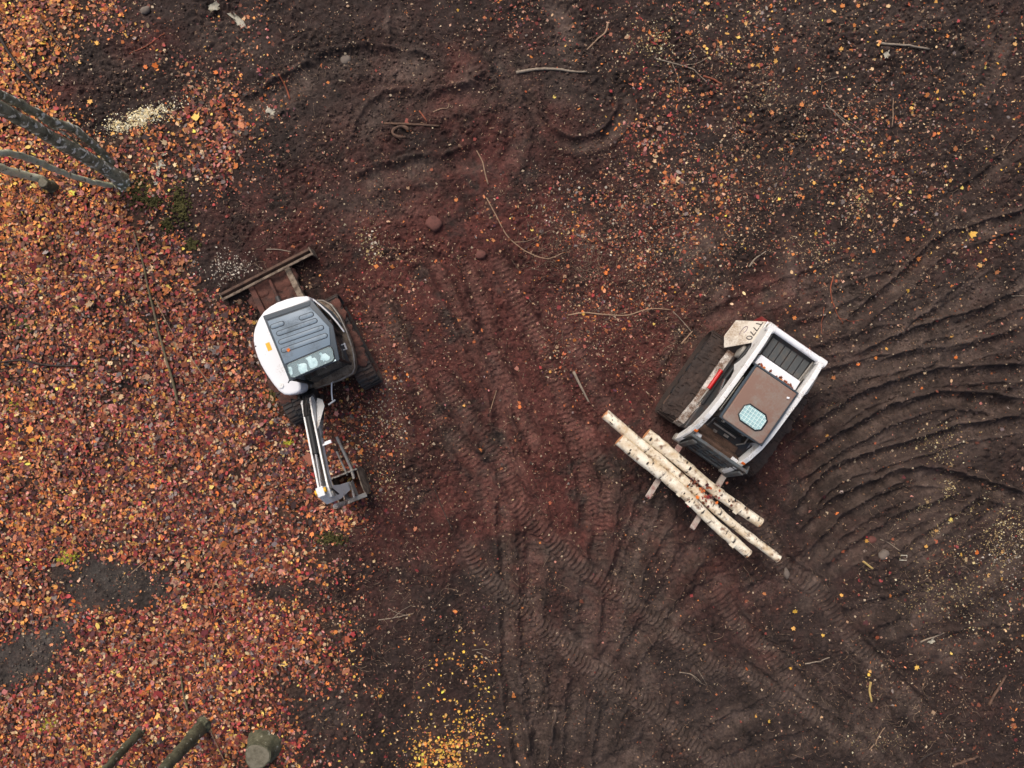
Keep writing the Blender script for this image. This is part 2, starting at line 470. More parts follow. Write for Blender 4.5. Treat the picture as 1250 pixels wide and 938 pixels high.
# dips and mounds that are not wheel trails
Hh -= 0.05 * blob(GX, GY, [(690, 135, 40, 26, .8), (1205, 820, 50, 22, 1.3), (905, 330, 20, 30, .7), (500, 60, 30, 20, .6), (1190, 60, 20, 25, .6)])
Hh += 0.05 * blob(GX, GY, [(300, 345, 40, 20, 1), (690, 60, 22, 40, .8), (455, 250, 60, 30, .8), (60, 810, 40, 20, -1.2), (130, 715, 60, 22, -1.0), (770, 300, 60, 60, .8)])
# let the loose crumbs back into the bare ground, kept flat where a machine stands
c1, c2 = cells(WX, WY, 0.11, 5)
Hh += (0.010 * fbm(GX, GY, 0.09, 3, 33) + 0.024 * sstep(0, .45, c2 - c1) * np.clip(fbm(GX, GY, 0.5, 2, 35) * 1.3 + .45, 0, 1.1)) * (1 - 0.5 * litter) * (1 - .7 * smoothp)
def flatten(px, py, rx, ry, level=0.0, ang=0):
    global Hh
    f = np.clip(blob(GX, GY, [(px, py, rx, ry, 1.6, ang)]), 0, 1)
    Hh = Hh * (1 - f) + (level + 0.25 * Hh) * f
flatten(384, 425, 85, 60, -0.01, 62)
flatten(880, 490, 85, 70, -0.02, 125)
far = np.maximum(np.abs(GX) - 11, np.abs(GY) - 8.5)
Hh = np.where(far > 0, Hh * np.exp(-np.clip(far, 0, 50) * 0.1), Hh)

core_x = np.abs(gx) <= 10.9 + 1e-6; core_y = np.abs(gy) <= 8.3 + 1e-6
cx0 = np.argmax(core_x); cy0 = np.argmax(core_y); ncx = core_x.sum(); ncy = core_y.sum()
def ground_z(x, y):
    """height of the soil at world x, y (arrays)"""
    x = np.atleast_1d(np.asarray(x, float)); y = np.atleast_1d(np.asarray(y, float))
    i = np.clip(np.searchsorted(gx, x) - 1, 0, len(gx) - 2); j = np.clip(np.searchsorted(gy, y) - 1, 0, len(gy) - 2)
    fu = np.clip((x - gx[i]) / (gx[i + 1] - gx[i]), 0, 1); fv = np.clip((y - gy[j]) / (gy[j + 1] - gy[j]), 0, 1)
    return (Hh[j, i] * (1 - fu) + Hh[j, i + 1] * fu) * (1 - fv) + (Hh[j + 1, i] * (1 - fu) + Hh[j + 1, i + 1] * fu) * fv
def gz(x, y): return float(ground_z(x, y)[0])

# soil colour: what the earth itself is (dark humus, red clay, grey compacted mud, leaf mould), plus light tones painted on rut bands and crests
RED = [(180, 60, 38, 22, .7), (70, 105, 40, 18, .6), (330, 270, 70, 45, .55), (562, 90, 14, 26, .9), (645, 345, 26, 60, 1.3, -25), (600, 290, 55, 50, .6), (532, 312, 20, 42, .9),
       (690, 470, 55, 70, .7), (775, 440, 60, 45, .9), (665, 580, 55, 60, .8), (500, 400, 90, 90, .45), (600, 640, 70, 40, .5), (935, 365, 42, 40, 1.0), (965, 520, 28, 34, .9), (950, 580, 30, 50, .5),
       (1075, 222, 30, 14, .5), (560, 460, 70, 110, .45), (690, 730, 80, 70, .25), (890, 720, 90, 60, .3), (700, 300, 60, 40, .4), (445, 330, 40, 60, .4), (620, 210, 60, 40, .35), (570, 130, 50, 60, .25), (940, 790, 40, 25, .35),
       (745, 590, 60, 90, .3), (830, 430, 60, 60, .4), (480, 650, 60, 60, .25), (1190, 315, 30, 14, .4)]
GREY = [(135, 712, 60, 30, 1.0), (28, 802, 50, 32, 1.0), (78, 755, 34, 26, .9), (120, 85, 45, 30, .7), (280, 60, 40, 40, .35), (400, 60, 60, 40, .25), (310, 160, 25, 40, .3), (1190, 60, 50, 60, .5), (1150, 400, 120, 90, .45),
        (1000, 130, 150, 90, .3), (1000, 20, 140, 30, .35), (720, 860, 120, 80, .35), (1050, 560, 160, 80, .3), (900, 860, 140, 70, .3), (500, 240, 50, 20, .3), (840, 320, 50, 50, .3), (690, 60, 30, 40, .3), (405, 655, 30, 14, .8), (395, 865, 30, 24, .7)]
DRY = [(690, 60, 20, 36, .9), (455, 250, 56, 20, .8), (852, 300, 20, 34, 1.0, 55), (878, 350, 12, 36, 1.0), (965, 345, 10, 44, .9), (340, 118, 60, 16, .7, -25), (636, 110, 18, 50, .6), (575, 95, 14, 24, .6), (500, 92, 40, 12, .6), (420, 135, 60, 22, .5, -20), (1000, 25, 110, 18, .6), (1215, 60, 30, 40, .6),
       (690, 700, 22, 30, .7, -35), (660, 760, 16, 40, .6), (740, 590, 20, 30, .5), (560, 110, 30, 14, .5), (1190, 270, 40, 12, .6, -10), (1130, 385, 40, 12, .6, -25), (1100, 470, 60, 10, .5, -20), (700, 120, 30, 14, .4), (1105, 860, 40, 10, .6, 40), (950, 830, 30, 10, .5, 45), (560, 530, 14, 30, .4, -40), (300, 55, 24, 20, .6), (250, 45, 18, 14, .5), (145, 80, 30, 14, .5)]
RED += [(640, 380, 34, 150, .8, -14), (680, 560, 34, 110, .6, -14), (430, 330, 120, 140, .3), (420, 600, 110, 140, .3), (620, 130, 160, 90, .22), (800, 330, 110, 130, .25), (600, 430, 150, 190, .55), (700, 560, 110, 120, .35), (520, 280, 110, 70, .3)]
redn = fbm(WX + .1 * fbm(GX, GY, .3, 3, 20), WY, 0.55, 5, 21, .68)
red = np.clip(blob(GX, GY, RED) * np.clip(0.85 + 1.5 * redn, 0, 1.8) + 0.25 * redn, 0, 1.3)
grey = np.clip(blob(GX, GY, GREY) + 0.35 * fbm(GX, GY, 1.2, 4, 23), 0, 1)
val = 1 + 0.65 * fbm(GX, GY, 0.7, 5, 25, 0.7) + 0.6 * fbm(GX, GY, 0.12, 3, 27, 0.75)
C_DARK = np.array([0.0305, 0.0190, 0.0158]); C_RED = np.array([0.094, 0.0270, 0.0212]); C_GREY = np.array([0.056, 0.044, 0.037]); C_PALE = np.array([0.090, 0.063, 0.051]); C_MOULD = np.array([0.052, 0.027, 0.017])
col = C_DARK * np.ones(GX.shape + (1,))
def lay(c, f):
    global col
    col = col * (1 - f[..., None]) + c * f[..., None]
lay(C_GREY, np.clip(grey, 0, 1) * 0.55)
lay(C_RED, np.clip(red, 0, 1) * 0.72)
lay(C_PALE, np.clip(press, 0, 1) * np.clip(0.62 + 0.75 * fbm(GX, GY, 0.35, 4, 29, .65), 0, 1) * .9 * (1 - 0.55 * np.clip(red, 0, 1)))  # compacted soil is paler; contrast raised to paint in rut relief
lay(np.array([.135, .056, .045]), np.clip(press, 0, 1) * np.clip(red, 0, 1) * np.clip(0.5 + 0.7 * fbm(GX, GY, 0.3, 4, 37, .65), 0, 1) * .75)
lay(C_PALE, np.clip(ridge * np.clip(0.5 + 0.7 * fbm(GX, GY, 0.35, 3, 30), 0, 1), 0, 1) * .6 * (1 - 0.5 * np.clip(red, 0, 1)))  # dry crust on the crests, also painting in their light against dark hollows
lay(C_PALE, np.clip(blob(GX, GY, DRY) * (0.75 + 0.9 * fbm(GX, GY, 0.6, 4, 31)), 0, 1) * .75)
lay(np.array([.070, .060, .051]), np.clip(smoothp * (0.8 + 1.1 * fbm(GX, GY, .4, 5, 36, .65)), 0, 1) * .85)
lay(C_MOULD, litter * 0.85 * (1 - np.clip(grey, 0, 1)) * (1 - smoothp))
col = col * np.clip(val, 0.35, 1.8)[..., None]
soil_core = col[cy0:cy0 + ncy, cx0:cx0 + ncx]
def soil_at(x, y):
    i = np.clip(((x + 10.9) / GS).astype(int), 0, ncx - 1); j = np.clip(((y + 8.3) / GS).astype(int), 0, ncy - 1)
    return soil_core[j, i]

def grid_mesh(name, X, Y, Z, C):
    ny, nx = X.shape
    me = bpy.data.meshes.new(name)
    me.vertices.add(nx * ny)
    me.vertices.foreach_set("co", np.stack([X, Y, Z], -1).astype(np.float32).ravel())
    idx = np.arange(nx * ny).reshape(ny, nx)
    q = np.stack([idx[:-1, :-1], idx[:-1, 1:], idx[1:, 1:], idx[1:, :-1]], -1).reshape(-1, 4)
    me.loops.add(q.size); me.loops.foreach_set("vertex_index", q.astype(np.int32).ravel())
    me.polygons.add(len(q)); me.polygons.foreach_set("loop_start", np.arange(0, q.size, 4, dtype=np.int32))
    me.polygons.foreach_set("use_smooth", np.ones(len(q), bool))
    ca = me.color_attributes.new("Col", 'FLOAT_COLOR', 'POINT')
    ca.data.foreach_set("color", np.concatenate([C, np.ones(C.shape[:2] + (1,))], -1).astype(np.float32).ravel())
    me.update(calc_edges=True)
    return me

def soil_material():
    m, nt, b = new_mat("churned_soil")
    N, L = nt.nodes, nt.links
    a = N.new("ShaderNodeVertexColor"); a.layer_name = "Col"
    g = N.new("ShaderNodeNewGeometry")
    def noise(scale, det, rough=.65):
        n = N.new("ShaderNodeTexNoise"); n.inputs["Scale"].default_value = scale; n.inputs["Detail"].default_value = det; n.inputs["Roughness"].default_value = rough
        L.new(g.outputs["Position"], n.inputs["Vector"]); return n
    n1 = noise(22, 8, .75); n2 = noise(90, 4, .7); n3 = noise(6, 6, .7)
    mr = N.new("ShaderNodeMapRange"); mr.inputs[1].default_value = .28; mr.inputs[2].default_value = .72; mr.inputs[3].default_value = .42; mr.inputs[4].default_value = 1.7
    L.new(n1.outputs["Fac"], mr.inputs[0])
    mul = N.new("ShaderNodeVectorMath"); mul.operation = 'SCALE'; L.new(a.outputs["Color"], mul.inputs[0]); L.new(mr.outputs[0], mul.inputs["Scale"])
    # pale grit specks
    sp = N.new("ShaderNodeValToRGB"); sp.color_ramp.elements[0].position = .66; sp.color_ramp.elements[1].position = .74
    L.new(n2.outputs["Fac"], sp.inputs[0])
    sf = N.new("ShaderNodeMath"); sf.operation = 'MULTIPLY'; sf.inputs[1].default_value = .55; L.new(sp.outputs[0], sf.inputs[0])
    mix = N.new("ShaderNodeMixRGB"); L.new(sf.outputs[0], mix.inputs[0]); L.new(mul.outputs[0], mix.inputs[1]); mix.inputs[2].default_value = (.15, .11, .09, 1)
    L.new(mix.outputs[0], b.inputs["Base Color"])
    rr = N.new("ShaderNodeMapRange"); rr.inputs[1].default_value = .35; rr.inputs[2].default_value = .6; rr.inputs[3].default_value = .62; rr.inputs[4].default_value = .95
    L.new(n3.outputs["Fac"], rr.inputs[0]); L.new(rr.outputs[0], b.inputs["Roughness"])
    b.inputs["Specular IOR Level"].default_value = .25
    s = N.new("ShaderNodeMath"); s.operation = 'MULTIPLY_ADD'; L.new(n2.outputs["Fac"], s.inputs[0]); s.inputs[1].default_value = .35; L.new(n1.outputs["Fac"], s.inputs[2])
    bp = N.new("ShaderNodeBump"); bp.inputs["Strength"].default_value = .9; bp.inputs["Distance"].default_value = .035
    L.new(s.outputs[0], bp.inputs["Height"]); L.new(bp.outputs[0], b.inputs["Normal"])
    return m
M_SOIL = soil_material()
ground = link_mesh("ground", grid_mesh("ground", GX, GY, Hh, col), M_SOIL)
tag(ground, "churned dark brown and red soil of the clearing with track ruts", "ground", kind="structure")

# ------------------------------------------------------------------ scatter tools
def rand_in_frame(n, rng=RNG):
    return rng.uniform(-10.8, 10.8, n), rng.uniform(-8.2, 8.2, n)

def maple(seed, n=13):
    r = random.Random(seed)
    A = [(0, 1.0), (24, .60), (48, .86), (76, .54), (108, .66), (150, .42)]
    pts = []
    for a, q in A: pts.append((a * r.uniform(.93, 1.07), q * r.uniform(.88, 1.1)))
    pts.append((180, .28))
    for a, q in reversed(A[1:]): pts.append((-a * r.uniform(.93, 1.07), q * r.uniform(.88, 1.1)))
    return np.array([(math.sin(R(a)) * q, math.cos(R(a)) * q) for a, q in pts])
def oval(seed):
    r = random.Random(seed); w = r.uniform(.35, .6)
    return np.array([(0, 1), (w * .8, .45), (w, -.2), (w * .4, -.9), (-w * .6, -.75), (-w, -.05), (-w * .7, .55)]) * .85
MAPLES = [maple(s) for s in range(8)]
OVALS = [oval(s) for s in range(5)]

def scatter_mesh(name, groups, mat):
    """groups: list of (outline Nx2, x, y, z, size, yaw, tiltx, tilty, curl, color) with arrays per instance; one mesh"""
    V, F, C, off = [], [], [], 0
    loops, starts, nl = [], [], 0
    for (o, x, y, z, s, yaw, tx, ty, curl, c) in groups:
        M, n = len(x), len(o)
        if M == 0: continue
        lx = o[None, :, 0] * s[:, None]; ly = o[None, :, 1] * s[:, None]
        rr = (o[:, 0] ** 2 * 1.3 + o[:, 1] ** 2 * .6)[None, :]
        lz = curl[:, None] * rr * s[:, None] + tx[:, None] * lx + ty[:, None] * ly
        ca, sa = np.cos(yaw)[:, None], np.sin(yaw)[:, None]
        vx = x[:, None] + lx * ca - ly * sa; vy = y[:, None] + lx * sa + ly * ca
        V.append(np.stack([vx, vy, z[:, None] + lz], -1).reshape(-1, 3))
        C.append(np.repeat(c, n, 0))
        loops.append(np.arange(M * n) + off); starts.append(np.arange(0, M * n, n) + nl)
        off += M * n; nl += M * n
    V = np.concatenate(V); C = np.concatenate(C); loops = np.concatenate(loops); starts = np.concatenate(starts)
    me = bpy.data.meshes.new(name)
    me.vertices.add(len(V)); me.vertices.foreach_set("co", V.astype(np.float32).ravel())
    me.loops.add(len(loops)); me.loops.foreach_set("vertex_index", loops.astype(np.int32))
    me.polygons.add(len(starts)); me.polygons.foreach_set("loop_start", starts.astype(np.int32))
    ca = me.color_attributes.new("Col", 'FLOAT_COLOR', 'POINT')
    ca.data.foreach_set("color", np.concatenate([C, np.ones((len(C), 1))], 1).astype(np.float32).ravel())
    me.update(calc_edges=True)
    return link_mesh(name, me, mat)

# leaf pigments (albedo)
PIG = dict(brown=srgb(118, 66, 46), russet=srgb(150, 76, 44), salmon=srgb(182, 112, 74), orange=srgb(206, 122, 52), amber=srgb(216, 160, 74), tan=srgb(196, 158, 118),
           maroon=srgb(84, 34, 36), crimson=srgb(152, 52, 50), pink=srgb(178, 112, 102), grey=srgb(128, 112, 106), dark=srgb(58, 40, 36), yellow=srgb(226, 178, 62), bright=srgb(220, 116, 44), plum=srgb(74, 40, 52))
PN = list(PIG)
PC = np.array([PIG[k] for k in PN])
MIXES = {  # weights in PN order by neighbourhood
    'litter': dict(brown=26, russet=22, salmon=15, orange=7, amber=6, tan=10, maroon=19, crimson=15, pink=8, grey=6, dark=14, yellow=.4, bright=1.5, plum=5),
    'gold':   dict(brown=16, russet=20, salmon=12, orange=22, amber=12, tan=3, maroon=8, crimson=4, pink=2, dark=7, yellow=3, bright=8, plum=2),
    'red':    dict(brown=30, russet=18, salmon=10, orange=3, amber=2, tan=9, maroon=18, crimson=6, pink=5, grey=7, dark=16, bright=2, plum=5),
    'field':  dict(brown=34, russet=12, salmon=6, orange=5, amber=7, tan=14, maroon=12, crimson=3, pink=1.5, grey=14, dark=24, yellow=1.5, bright=1.5),
    'yellow': dict(orange=22, amber=26, tan=8, yellow=26, bright=8, salmon=5, brown=4),
}
def weights(k):
    w = np.array([MIXES[k].get(n, 0) for n in PN], float); return w / w.sum()
def leaf_colors(x, y, rng):
    gold = np.clip(blob(x, y, [(30, 60, 110, 110, 1.2), (20, 250, 90, 90, .8), (20, 620, 90, 120, .35), (230, 140, 80, 40, .4)]), 0, 1)
    redm = np.clip(blob(x, y, [(440, 520, 110, 130, 1.1), (330, 620, 90, 70, .7), (600, 420, 200, 200, .8), (780, 340, 90, 120, .7), (380, 300, 80, 80, .6), (330, 500, 70, 90, .5)]), 0, 1)
    gold = np.clip(gold + .2 * np.clip(fbm(x, y, 1.3, 3, 47) + .12, 0, 1), 0, 1)
    fld = sstep(790, 880, x / CAM_H * FPX + 625)
    yel = np.clip(blob(x, y, [(555, 890, 70, 80, 1.6), (575, 790, 30, 30, .9)]), 0, 1)
    out = np.empty((len(x), 3)); r = rng.random(len(x))
    key = np.full(len(x), 'litter', object)
    key[rng.random(len(x)) < gold] = 'gold'; key[rng.random(len(x)) < redm] = 'red'; key[rng.random(len(x)) < fld] = 'field'; key[rng.random(len(x)) < yel] = 'yellow'
    for k in MIXES:
        m = key == k
        if m.any(): out[m] = PC[rng.choice(len(PN), m.sum(), p=weights(k))]
    out = (out * .95 + out.mean(1, keepdims=True) * .05) * .92
    out *= np.clip(np.exp(rng.normal(-.04, .38, (len(x), 1))), .3, 1.7) * rng.uniform(.93, 1.07, (len(x), 3))
    return np.clip(out, 0.004, .75)

# ------------------------------------------------------------------ machine footprints, so litter does not fill a cab
EXC_O = Vector((-4.02, .71)); EXC_H = Vector((.364, -.931)).normalized()
EXC_U = Vector((-.457, .889)).normalized()
LOD_H = Vector((-.569, -.822)).normalized(); LOD_R = Vector((LOD_H.y, -LOD_H.x))
LOD_O = Vector((4.30, -.34)) - LOD_R * .08
def in_rect(x, y, o, h, x0, x1, y0, y1):
    r = (h.y, -h.x); dx, dy = x - o.x, y - o.y
    a = dx * r[0] + dy * r[1]; b = dx * h.x + dy * h.y
    return (a > x0) & (a < x1) & (b > y0) & (b < y1)
def under_machine(x, y):
    t = np.zeros(np.shape(x), bool)
    for s in (-1, 1):
        t |= in_rect(x, y, EXC_O, EXC_U, s * .77 - .22, s * .77 + .22, -1.25, .95)
        t |= in_rect(x, y, LOD_O, LOD_H, s * .93 - .26, s * .93 + .26, -1.1, 1.1)
    t |= in_rect(x, y, EXC_O, EXC_U, -1.2, 1.0, 1.6, 1.95)
    return t

# ------------------------------------------------------------------ leaf litter carpet and scattered leaf fragments
M_LEAF = attr_mat("fallen_leaf_blade", rough=.62, noise_scale=38, var=.28, bump=.25, spec=.35)
N_TRY = 420000
x, y = rand_in_frame(N_TRY)
cv = leaf_cover(x, y)
area = 21.6 * 16.4
dens = 1080 * (cv / 9) ** 2.6 + .6                        # leaves per square metre
clump = np.clip(1 + 1.4 * fbm(x, y, .35, 3, 44), .05, 2.4)
dens = dens * np.where(cv > 6.5, np.clip(.75 + .3 * clump + .9 * fbm(x, y, 1.0, 3, 46), .12, 1.5), clump * np.where(x > 2.5, 1.3, 1.1))
keep = RNG.random(N_TRY) < dens * area / N_TRY
keep &= ~under_machine(x, y)
x, y, cv = x[keep], y[keep], cv[keep]
# the litter goes on, thinner and coarser, past the edge of the clearing
xo, yo = RNG.uniform(-13.6, 13.6, 90000), RNG.uniform(-11, 11, 90000)
ko = (np.abs(xo) > 10.8) | (np.abs(yo) > 8.2)
co = leaf_cover(xo, yo)
ko &= RNG.random(90000) < (420 * (co / 9) ** 2.6 + 1) * (27.2 * 22) / 90000
outer_n = ko.sum()
x, y, cv = np.concatenate([x, xo[ko]]), np.concatenate([y, yo[ko]]), np.concatenate([cv, co[ko]])
n = len(x)
dense = sstep(4, 8, cv)
z = ground_z(x, y) + RNG.uniform(.004, .012, n) + dense * RNG.uniform(0, .045, n)
lc = leaf_colors(x, y, RNG)
pz = sstep(.2, .9, RNG.random(n))
yelsmall = np.clip(blob(x, y, [(555, 890, 70, 80, 1.6)]), 0, 1)
size = RNG.gamma(5, 1 / 5, n) * .041 * (1 - .30 * yelsmall) * np.where(cv < 5, .78, 1)
size[n - outer_n:] *= 1.4
kind = RNG.integers(0, 13, n)
grp_l, grp_s = [], []
for k in range(13):
    o = MAPLES[k] if k < 8 else OVALS[k - 8]
    for dn, lst in ((True, grp_l), (False, grp_s)):
        m = (kind == k) & ((cv > 5) == dn)
        mm = m.sum()
        lst.append((o, x[m], y[m], z[m], size[m], RNG.uniform(0, 6.283, mm), RNG.normal(0, .28, mm), RNG.normal(0, .28, mm), RNG.normal(.12, .35, mm), lc[m]))
litter_o = scatter_mesh("leaf_litter", grp_l, M_LEAF)
tag(litter_o, "dense carpet of red, russet and orange maple leaves on the left", "leaf litter", kind="stuff")
frag_o = scatter_mesh("leaf_fragments", grp_s, M_LEAF)
tag(frag_o, "scattered small leaves and leaf scraps on the bare soil", "leaf scraps", kind="stuff")
print("leaves", n)

# ------------------------------------------------------------------ crumbs: forest debris, straw, pale wood chips, sawdust
M_BIT = attr_mat("debris_bits", rough=.8, noise_scale=90, var=.25, bump=0)
SLIV = np.array([(.16, 1), (.2, -.9), (-.12, -1), (-.2, .85)])
CHIP = np.array([(.6, .7), (.7, -.5), (-.3, -.8), (-.7, .4)])
def bits(name, n, dens_fn, cols, size, label, cat, shapes=(SLIV, CHIP), lift=.012, tilt=.35, trim=True, rng=RNG, box=None):
    x, y = rand_in_frame(n, rng)
    if box:
        x0, y0 = W(*box[:2]); x1, y1 = W(*box[2:]); x = rng.uniform(x0, x1, n); y = rng.uniform(y1, y0, n)
    k = rng.random(n) < dens_fn(x, y)
    if trim: k &= ~under_machine(x, y)
    x, y = x[k], y[k]; n = len(x)
    c = np.array(cols)[rng.integers(0, len(cols), n)] * rng.uniform(.6, 1.25, (n, 1))
    s = size * rng.gamma(4, .25, n); z = ground_z(x, y) + rng.uniform(.002, lift, n)
    kd = rng.integers(0, len(shapes), n); G = []
    for i, o in enumerate(shapes):
        m = kd == i; q = m.sum()
        G.append((o, x[m], y[m], z[m], s[m], rng.uniform(0, 6.283, q), rng.normal(0, tilt, q), rng.normal(0, tilt, q), rng.normal(0, .2, q), c[m]))
    o = scatter_mesh(name, G, M_BIT)
    return tag(o, label, cat, kind="stuff")
DEB = [(138, 710, 40, 16, .35), (26, 803, 34, 14, .3), (1050, 150, 200, 150, .55), (880, 130, 100, 120, .6), (780, 320, 90, 110, .75), (980, 280, 90, 60, .5), (450, 540, 60, 100, .6), (480, 330, 60, 60, .4), (1180, 840, 90, 90, .5), (1080, 330, 90, 70, .35), (600, 760, 90, 70, .3), (430, 740, 70, 120, .5), (430, 440, 50, 60, .4), (230, 110, 120, 80, .4), (720, 400, 60, 60, .4), (640, 30, 70, 40, .4)]
bits("forest_debris", 420000, lambda x, y: np.clip(.17 + blob(x, y, DEB) * .75, 0, 1) * np.clip(.9 + 1.3 * fbm(x, y, .4, 3, 51), .05, 1.6) * .62,
     [srgb(96, 72, 58), srgb(128, 100, 80), srgb(70, 48, 40), srgb(150, 118, 92), srgb(112, 66, 50), srgb(50, 36, 32), srgb(150, 124, 100), srgb(176, 156, 130)], .0155,
     "brown crumbs of rotten leaves, bark and straw strewn over the soil", "forest debris")
STRAW = [(1140, 610, 26, 5, 1.7, -32), (1158, 588, 7, 14, .9), (1160, 640, 46, 6, .9, -33), (1235, 655, 40, 30, .8), (1150, 545, 26, 18, .5), (1180, 720, 60, 36, .4), (1050, 243, 14, 12, .9), (1040, 270, 16, 9, .6), (995, 300, 14, 16, .5), (800, 60, 26, 20, .5), (795, 45, 24, 16, .5), (930, 120, 20, 14, .3), (1070, 905, 40, 8, .4), (1060, 845, 8, 16, .6), (1000, 505, 30, 6, .3, -20), (455, 300, 14, 26, .6, -20), (470, 520, 26, 40, .3), (470, 590, 20, 20, .3)]
CRUSH = [(775, 330, 60, 90, .9), (715, 265, 50, 36, .6), (860, 180, 60, 70, .35), (440, 545, 36, 80, .7), (425, 430, 36, 50, .6), (1010, 140, 120, 80, .18), (690, 410, 50, 50, .45), (480, 340, 60, 50, .4), (640, 20, 60, 30, .5), (890, 290, 60, 50, .5), (1100, 170, 80, 60, .2), (260, 190, 60, 50, .5), (370, 240, 60, 60, .3)]
bits("crushed_leaves", 200000, lambda x, y: np.clip(blob(x, y, CRUSH) * .7 + .02, 0, 1) * np.clip(.7 + 1.6 * fbm(x, y, .35, 3, 54), 0, 1.5) * .6,
     [srgb(150, 84, 72), srgb(176, 118, 102), srgb(128, 62, 54), srgb(188, 146, 122), srgb(160, 96, 62), srgb(104, 52, 48), srgb(196, 120, 64)], .024,
     "crushed pink and red brown leaf scraps trodden into the soil", "crushed leaves", shapes=(CHIP, OVALS[1] * .8), tilt=.3)
bits("straw_and_wood_chips", 300000, lambda x, y: np.clip(blob(x, y, STRAW) * 1.1, 0, 1) * np.clip(.9 + 1.5 * fbm(x, y, .3, 2, 52), .0, 1.6),
     [srgb(186, 166, 118), srgb(164, 142, 98), srgb(140, 116, 82), srgb(200, 188, 156), srgb(120, 98, 72)], .0145,
     "pale straw and splintered wood chips pressed into the tracks", "wood chips")
SAW = [(168, 147, 22, 6, 1.7, -18), (190, 138, 15, 6, 1.1, -15), (175, 144, 38, 11, .14, -18)]
bits("sawdust", 32000, lambda x, y: np.clip(blob(x, y, SAW), 0, 1) * np.clip(.75 + 1.2 * fbm(x, y, .12, 2, 53), .08, 1), [srgb(244, 232, 192), srgb(236, 218, 168), srgb(250, 244, 220), srgb(222, 196, 140)], .0125,
     "patch of bright cream sawdust at the edge of the leaves", "sawdust", shapes=(CHIP, SLIV), lift=.02, box=(110, 110, 240, 185))
ASH = [(287, 328, 20, 15, 1.2), (280, 336, 30, 22, .4), (330, 138, 9, 8, .5), (475, 500, 20, 40, .3), (455, 292, 10, 22, .45, -20), (700, 250, 60, 40, .08), (1240, 690, 30, 30, .4), (790, 270, 40, 60, .12)]
bits("pale_grit", 420000, lambda x, y: np.clip(blob(x, y, ASH), 0, 1) * .5, [srgb(180, 168, 152), srgb(150, 138, 124), srgb(206, 196, 180), srgb(120, 106, 96)], .015,
     "grey and white grit crumbs beside the dozer blade and in the tracks", "grit", shapes=(CHIP,), lift=.02)

# soil clods
ico = bmesh.new(); bmesh.ops.create_uvsphere(ico, u_segments=5, v_segments=3, radius=1.0); bmesh.ops.triangulate(ico, faces=ico.faces); ico.verts.index_update()
ICO_V = np.array([v.co[:] for v in ico.verts]); ICO_F = np.array([[v.index for v in f.verts] for f in ico.faces]); ico.free()
def clods(name, x, y, s, c, mat, label, cat, sink=.25, flat=.65, rng=RNG):
    n = len(x); k = len(ICO_V)
    j = rng.uniform(.7, 1.25, (n, k, 1))
    sc = s[:, None, None] * np.stack([rng.uniform(.7, 1.3, n), rng.uniform(.7, 1.3, n), rng.uniform(flat * .7, flat * 1.3, n)], -1)[:, None, :]
    P = ICO_V[None] * j * sc
    a = rng.uniform(0, 6.283, n)[:, None]
    X = P[..., 0] * np.cos(a) - P[..., 1] * np.sin(a) + x[:, None]; Y = P[..., 0] * np.sin(a) + P[..., 1] * np.cos(a) + y[:, None]
    Z = P[..., 2] + (ground_z(x, y) + s * sink)[:, None]
    V = np.stack([X, Y, Z], -1).reshape(-1, 3)
    F = (ICO_F[None] + (np.arange(n) * k)[:, None, None]).reshape(-1)
    me = bpy.data.meshes.new(name)
    me.vertices.add(len(V)); me.vertices.foreach_set("co", V.astype(np.float32).ravel())
    me.loops.add(len(F)); me.loops.foreach_set("vertex_index", F.astype(np.int32))
    me.polygons.add(len(F) // 3); me.polygons.foreach_set("loop_start", np.arange(0, len(F), 3, dtype=np.int32))
    ca = me.color_attributes.new("Col", 'FLOAT_COLOR', 'POINT')
    ca.data.foreach_set("color", np.concatenate([np.repeat(c, k, 0), np.ones((len(V), 1))], 1).astype(np.float32).ravel())
    me.update(calc_edges=True)
    return tag(link_mesh(name, me, mat), label, cat, kind="stuff")
x, y = rand_in_frame(150000)
cv = leaf_cover(x, y)
k = (RNG.random(150000) < np.clip(.21 - cv * .036, 0, .21) * np.clip(1 + 1.6 * fbm(x, y, .7, 3, 55), 0, 2)) & ~under_machine(x, y)
x, y = x[k], y[k]
M_CLOD = attr_mat("soil_clod", rough=.9, noise_scale=45, var=.4, bump=.6)
clods("soil_clods", x, y, .012 + .02 * RNG.random(len(x)) ** 3 + .012 * RNG.random(len(x)), soil_at(x, y) * RNG.uniform(.8, 1.5, (len(x), 1)), M_CLOD, "loose dark clods of soil along the track ruts", "soil clods")
print("clods", len(x))

# ------------------------------------------------------------------ machine materials
MUD = srgb(92, 70, 58)
M_WHITE = paint("white_machine_paint", (.80, .80, .81), .32, srgb(150, 130, 112), .10, 2.2, bump=.04, fine=.35)
M_WHITE_D = paint("grimy_white_paint", (.76, .755, .735), .45, srgb(140, 122, 106), .22, 3.0, bump=.08, fine=.5)
M_WHITE_M = paint("muddy_white_paint", (.66, .62, .56), .6, srgb(104, 78, 60), .62, 5.0, bump=.3, fine=.5)
M_ROOFG = paint("slate_blue_roof", srgb(116, 132, 145), .42, srgb(92, 100, 106), .30, 2.5, bump=.06)
M_ROOFD = paint("dark_slate_trim", srgb(58, 68, 76), .5, srgb(84, 78, 72), .25, 4.0)
M_BLACK = paint("black_rubber_seal", (.012, .013, .014), .5, srgb(60, 48, 42), .2, 6.0)
M_IRON = paint("dark_steel", (.035, .036, .038), .5, srgb(84, 64, 54), .40, 5.0, metal=.3, bump=.3)
M_STEEL = paint("worn_grey_steel", srgb(148, 144, 136), .5, srgb(104, 84, 70), .40, 6.0, metal=.1, bump=.25)
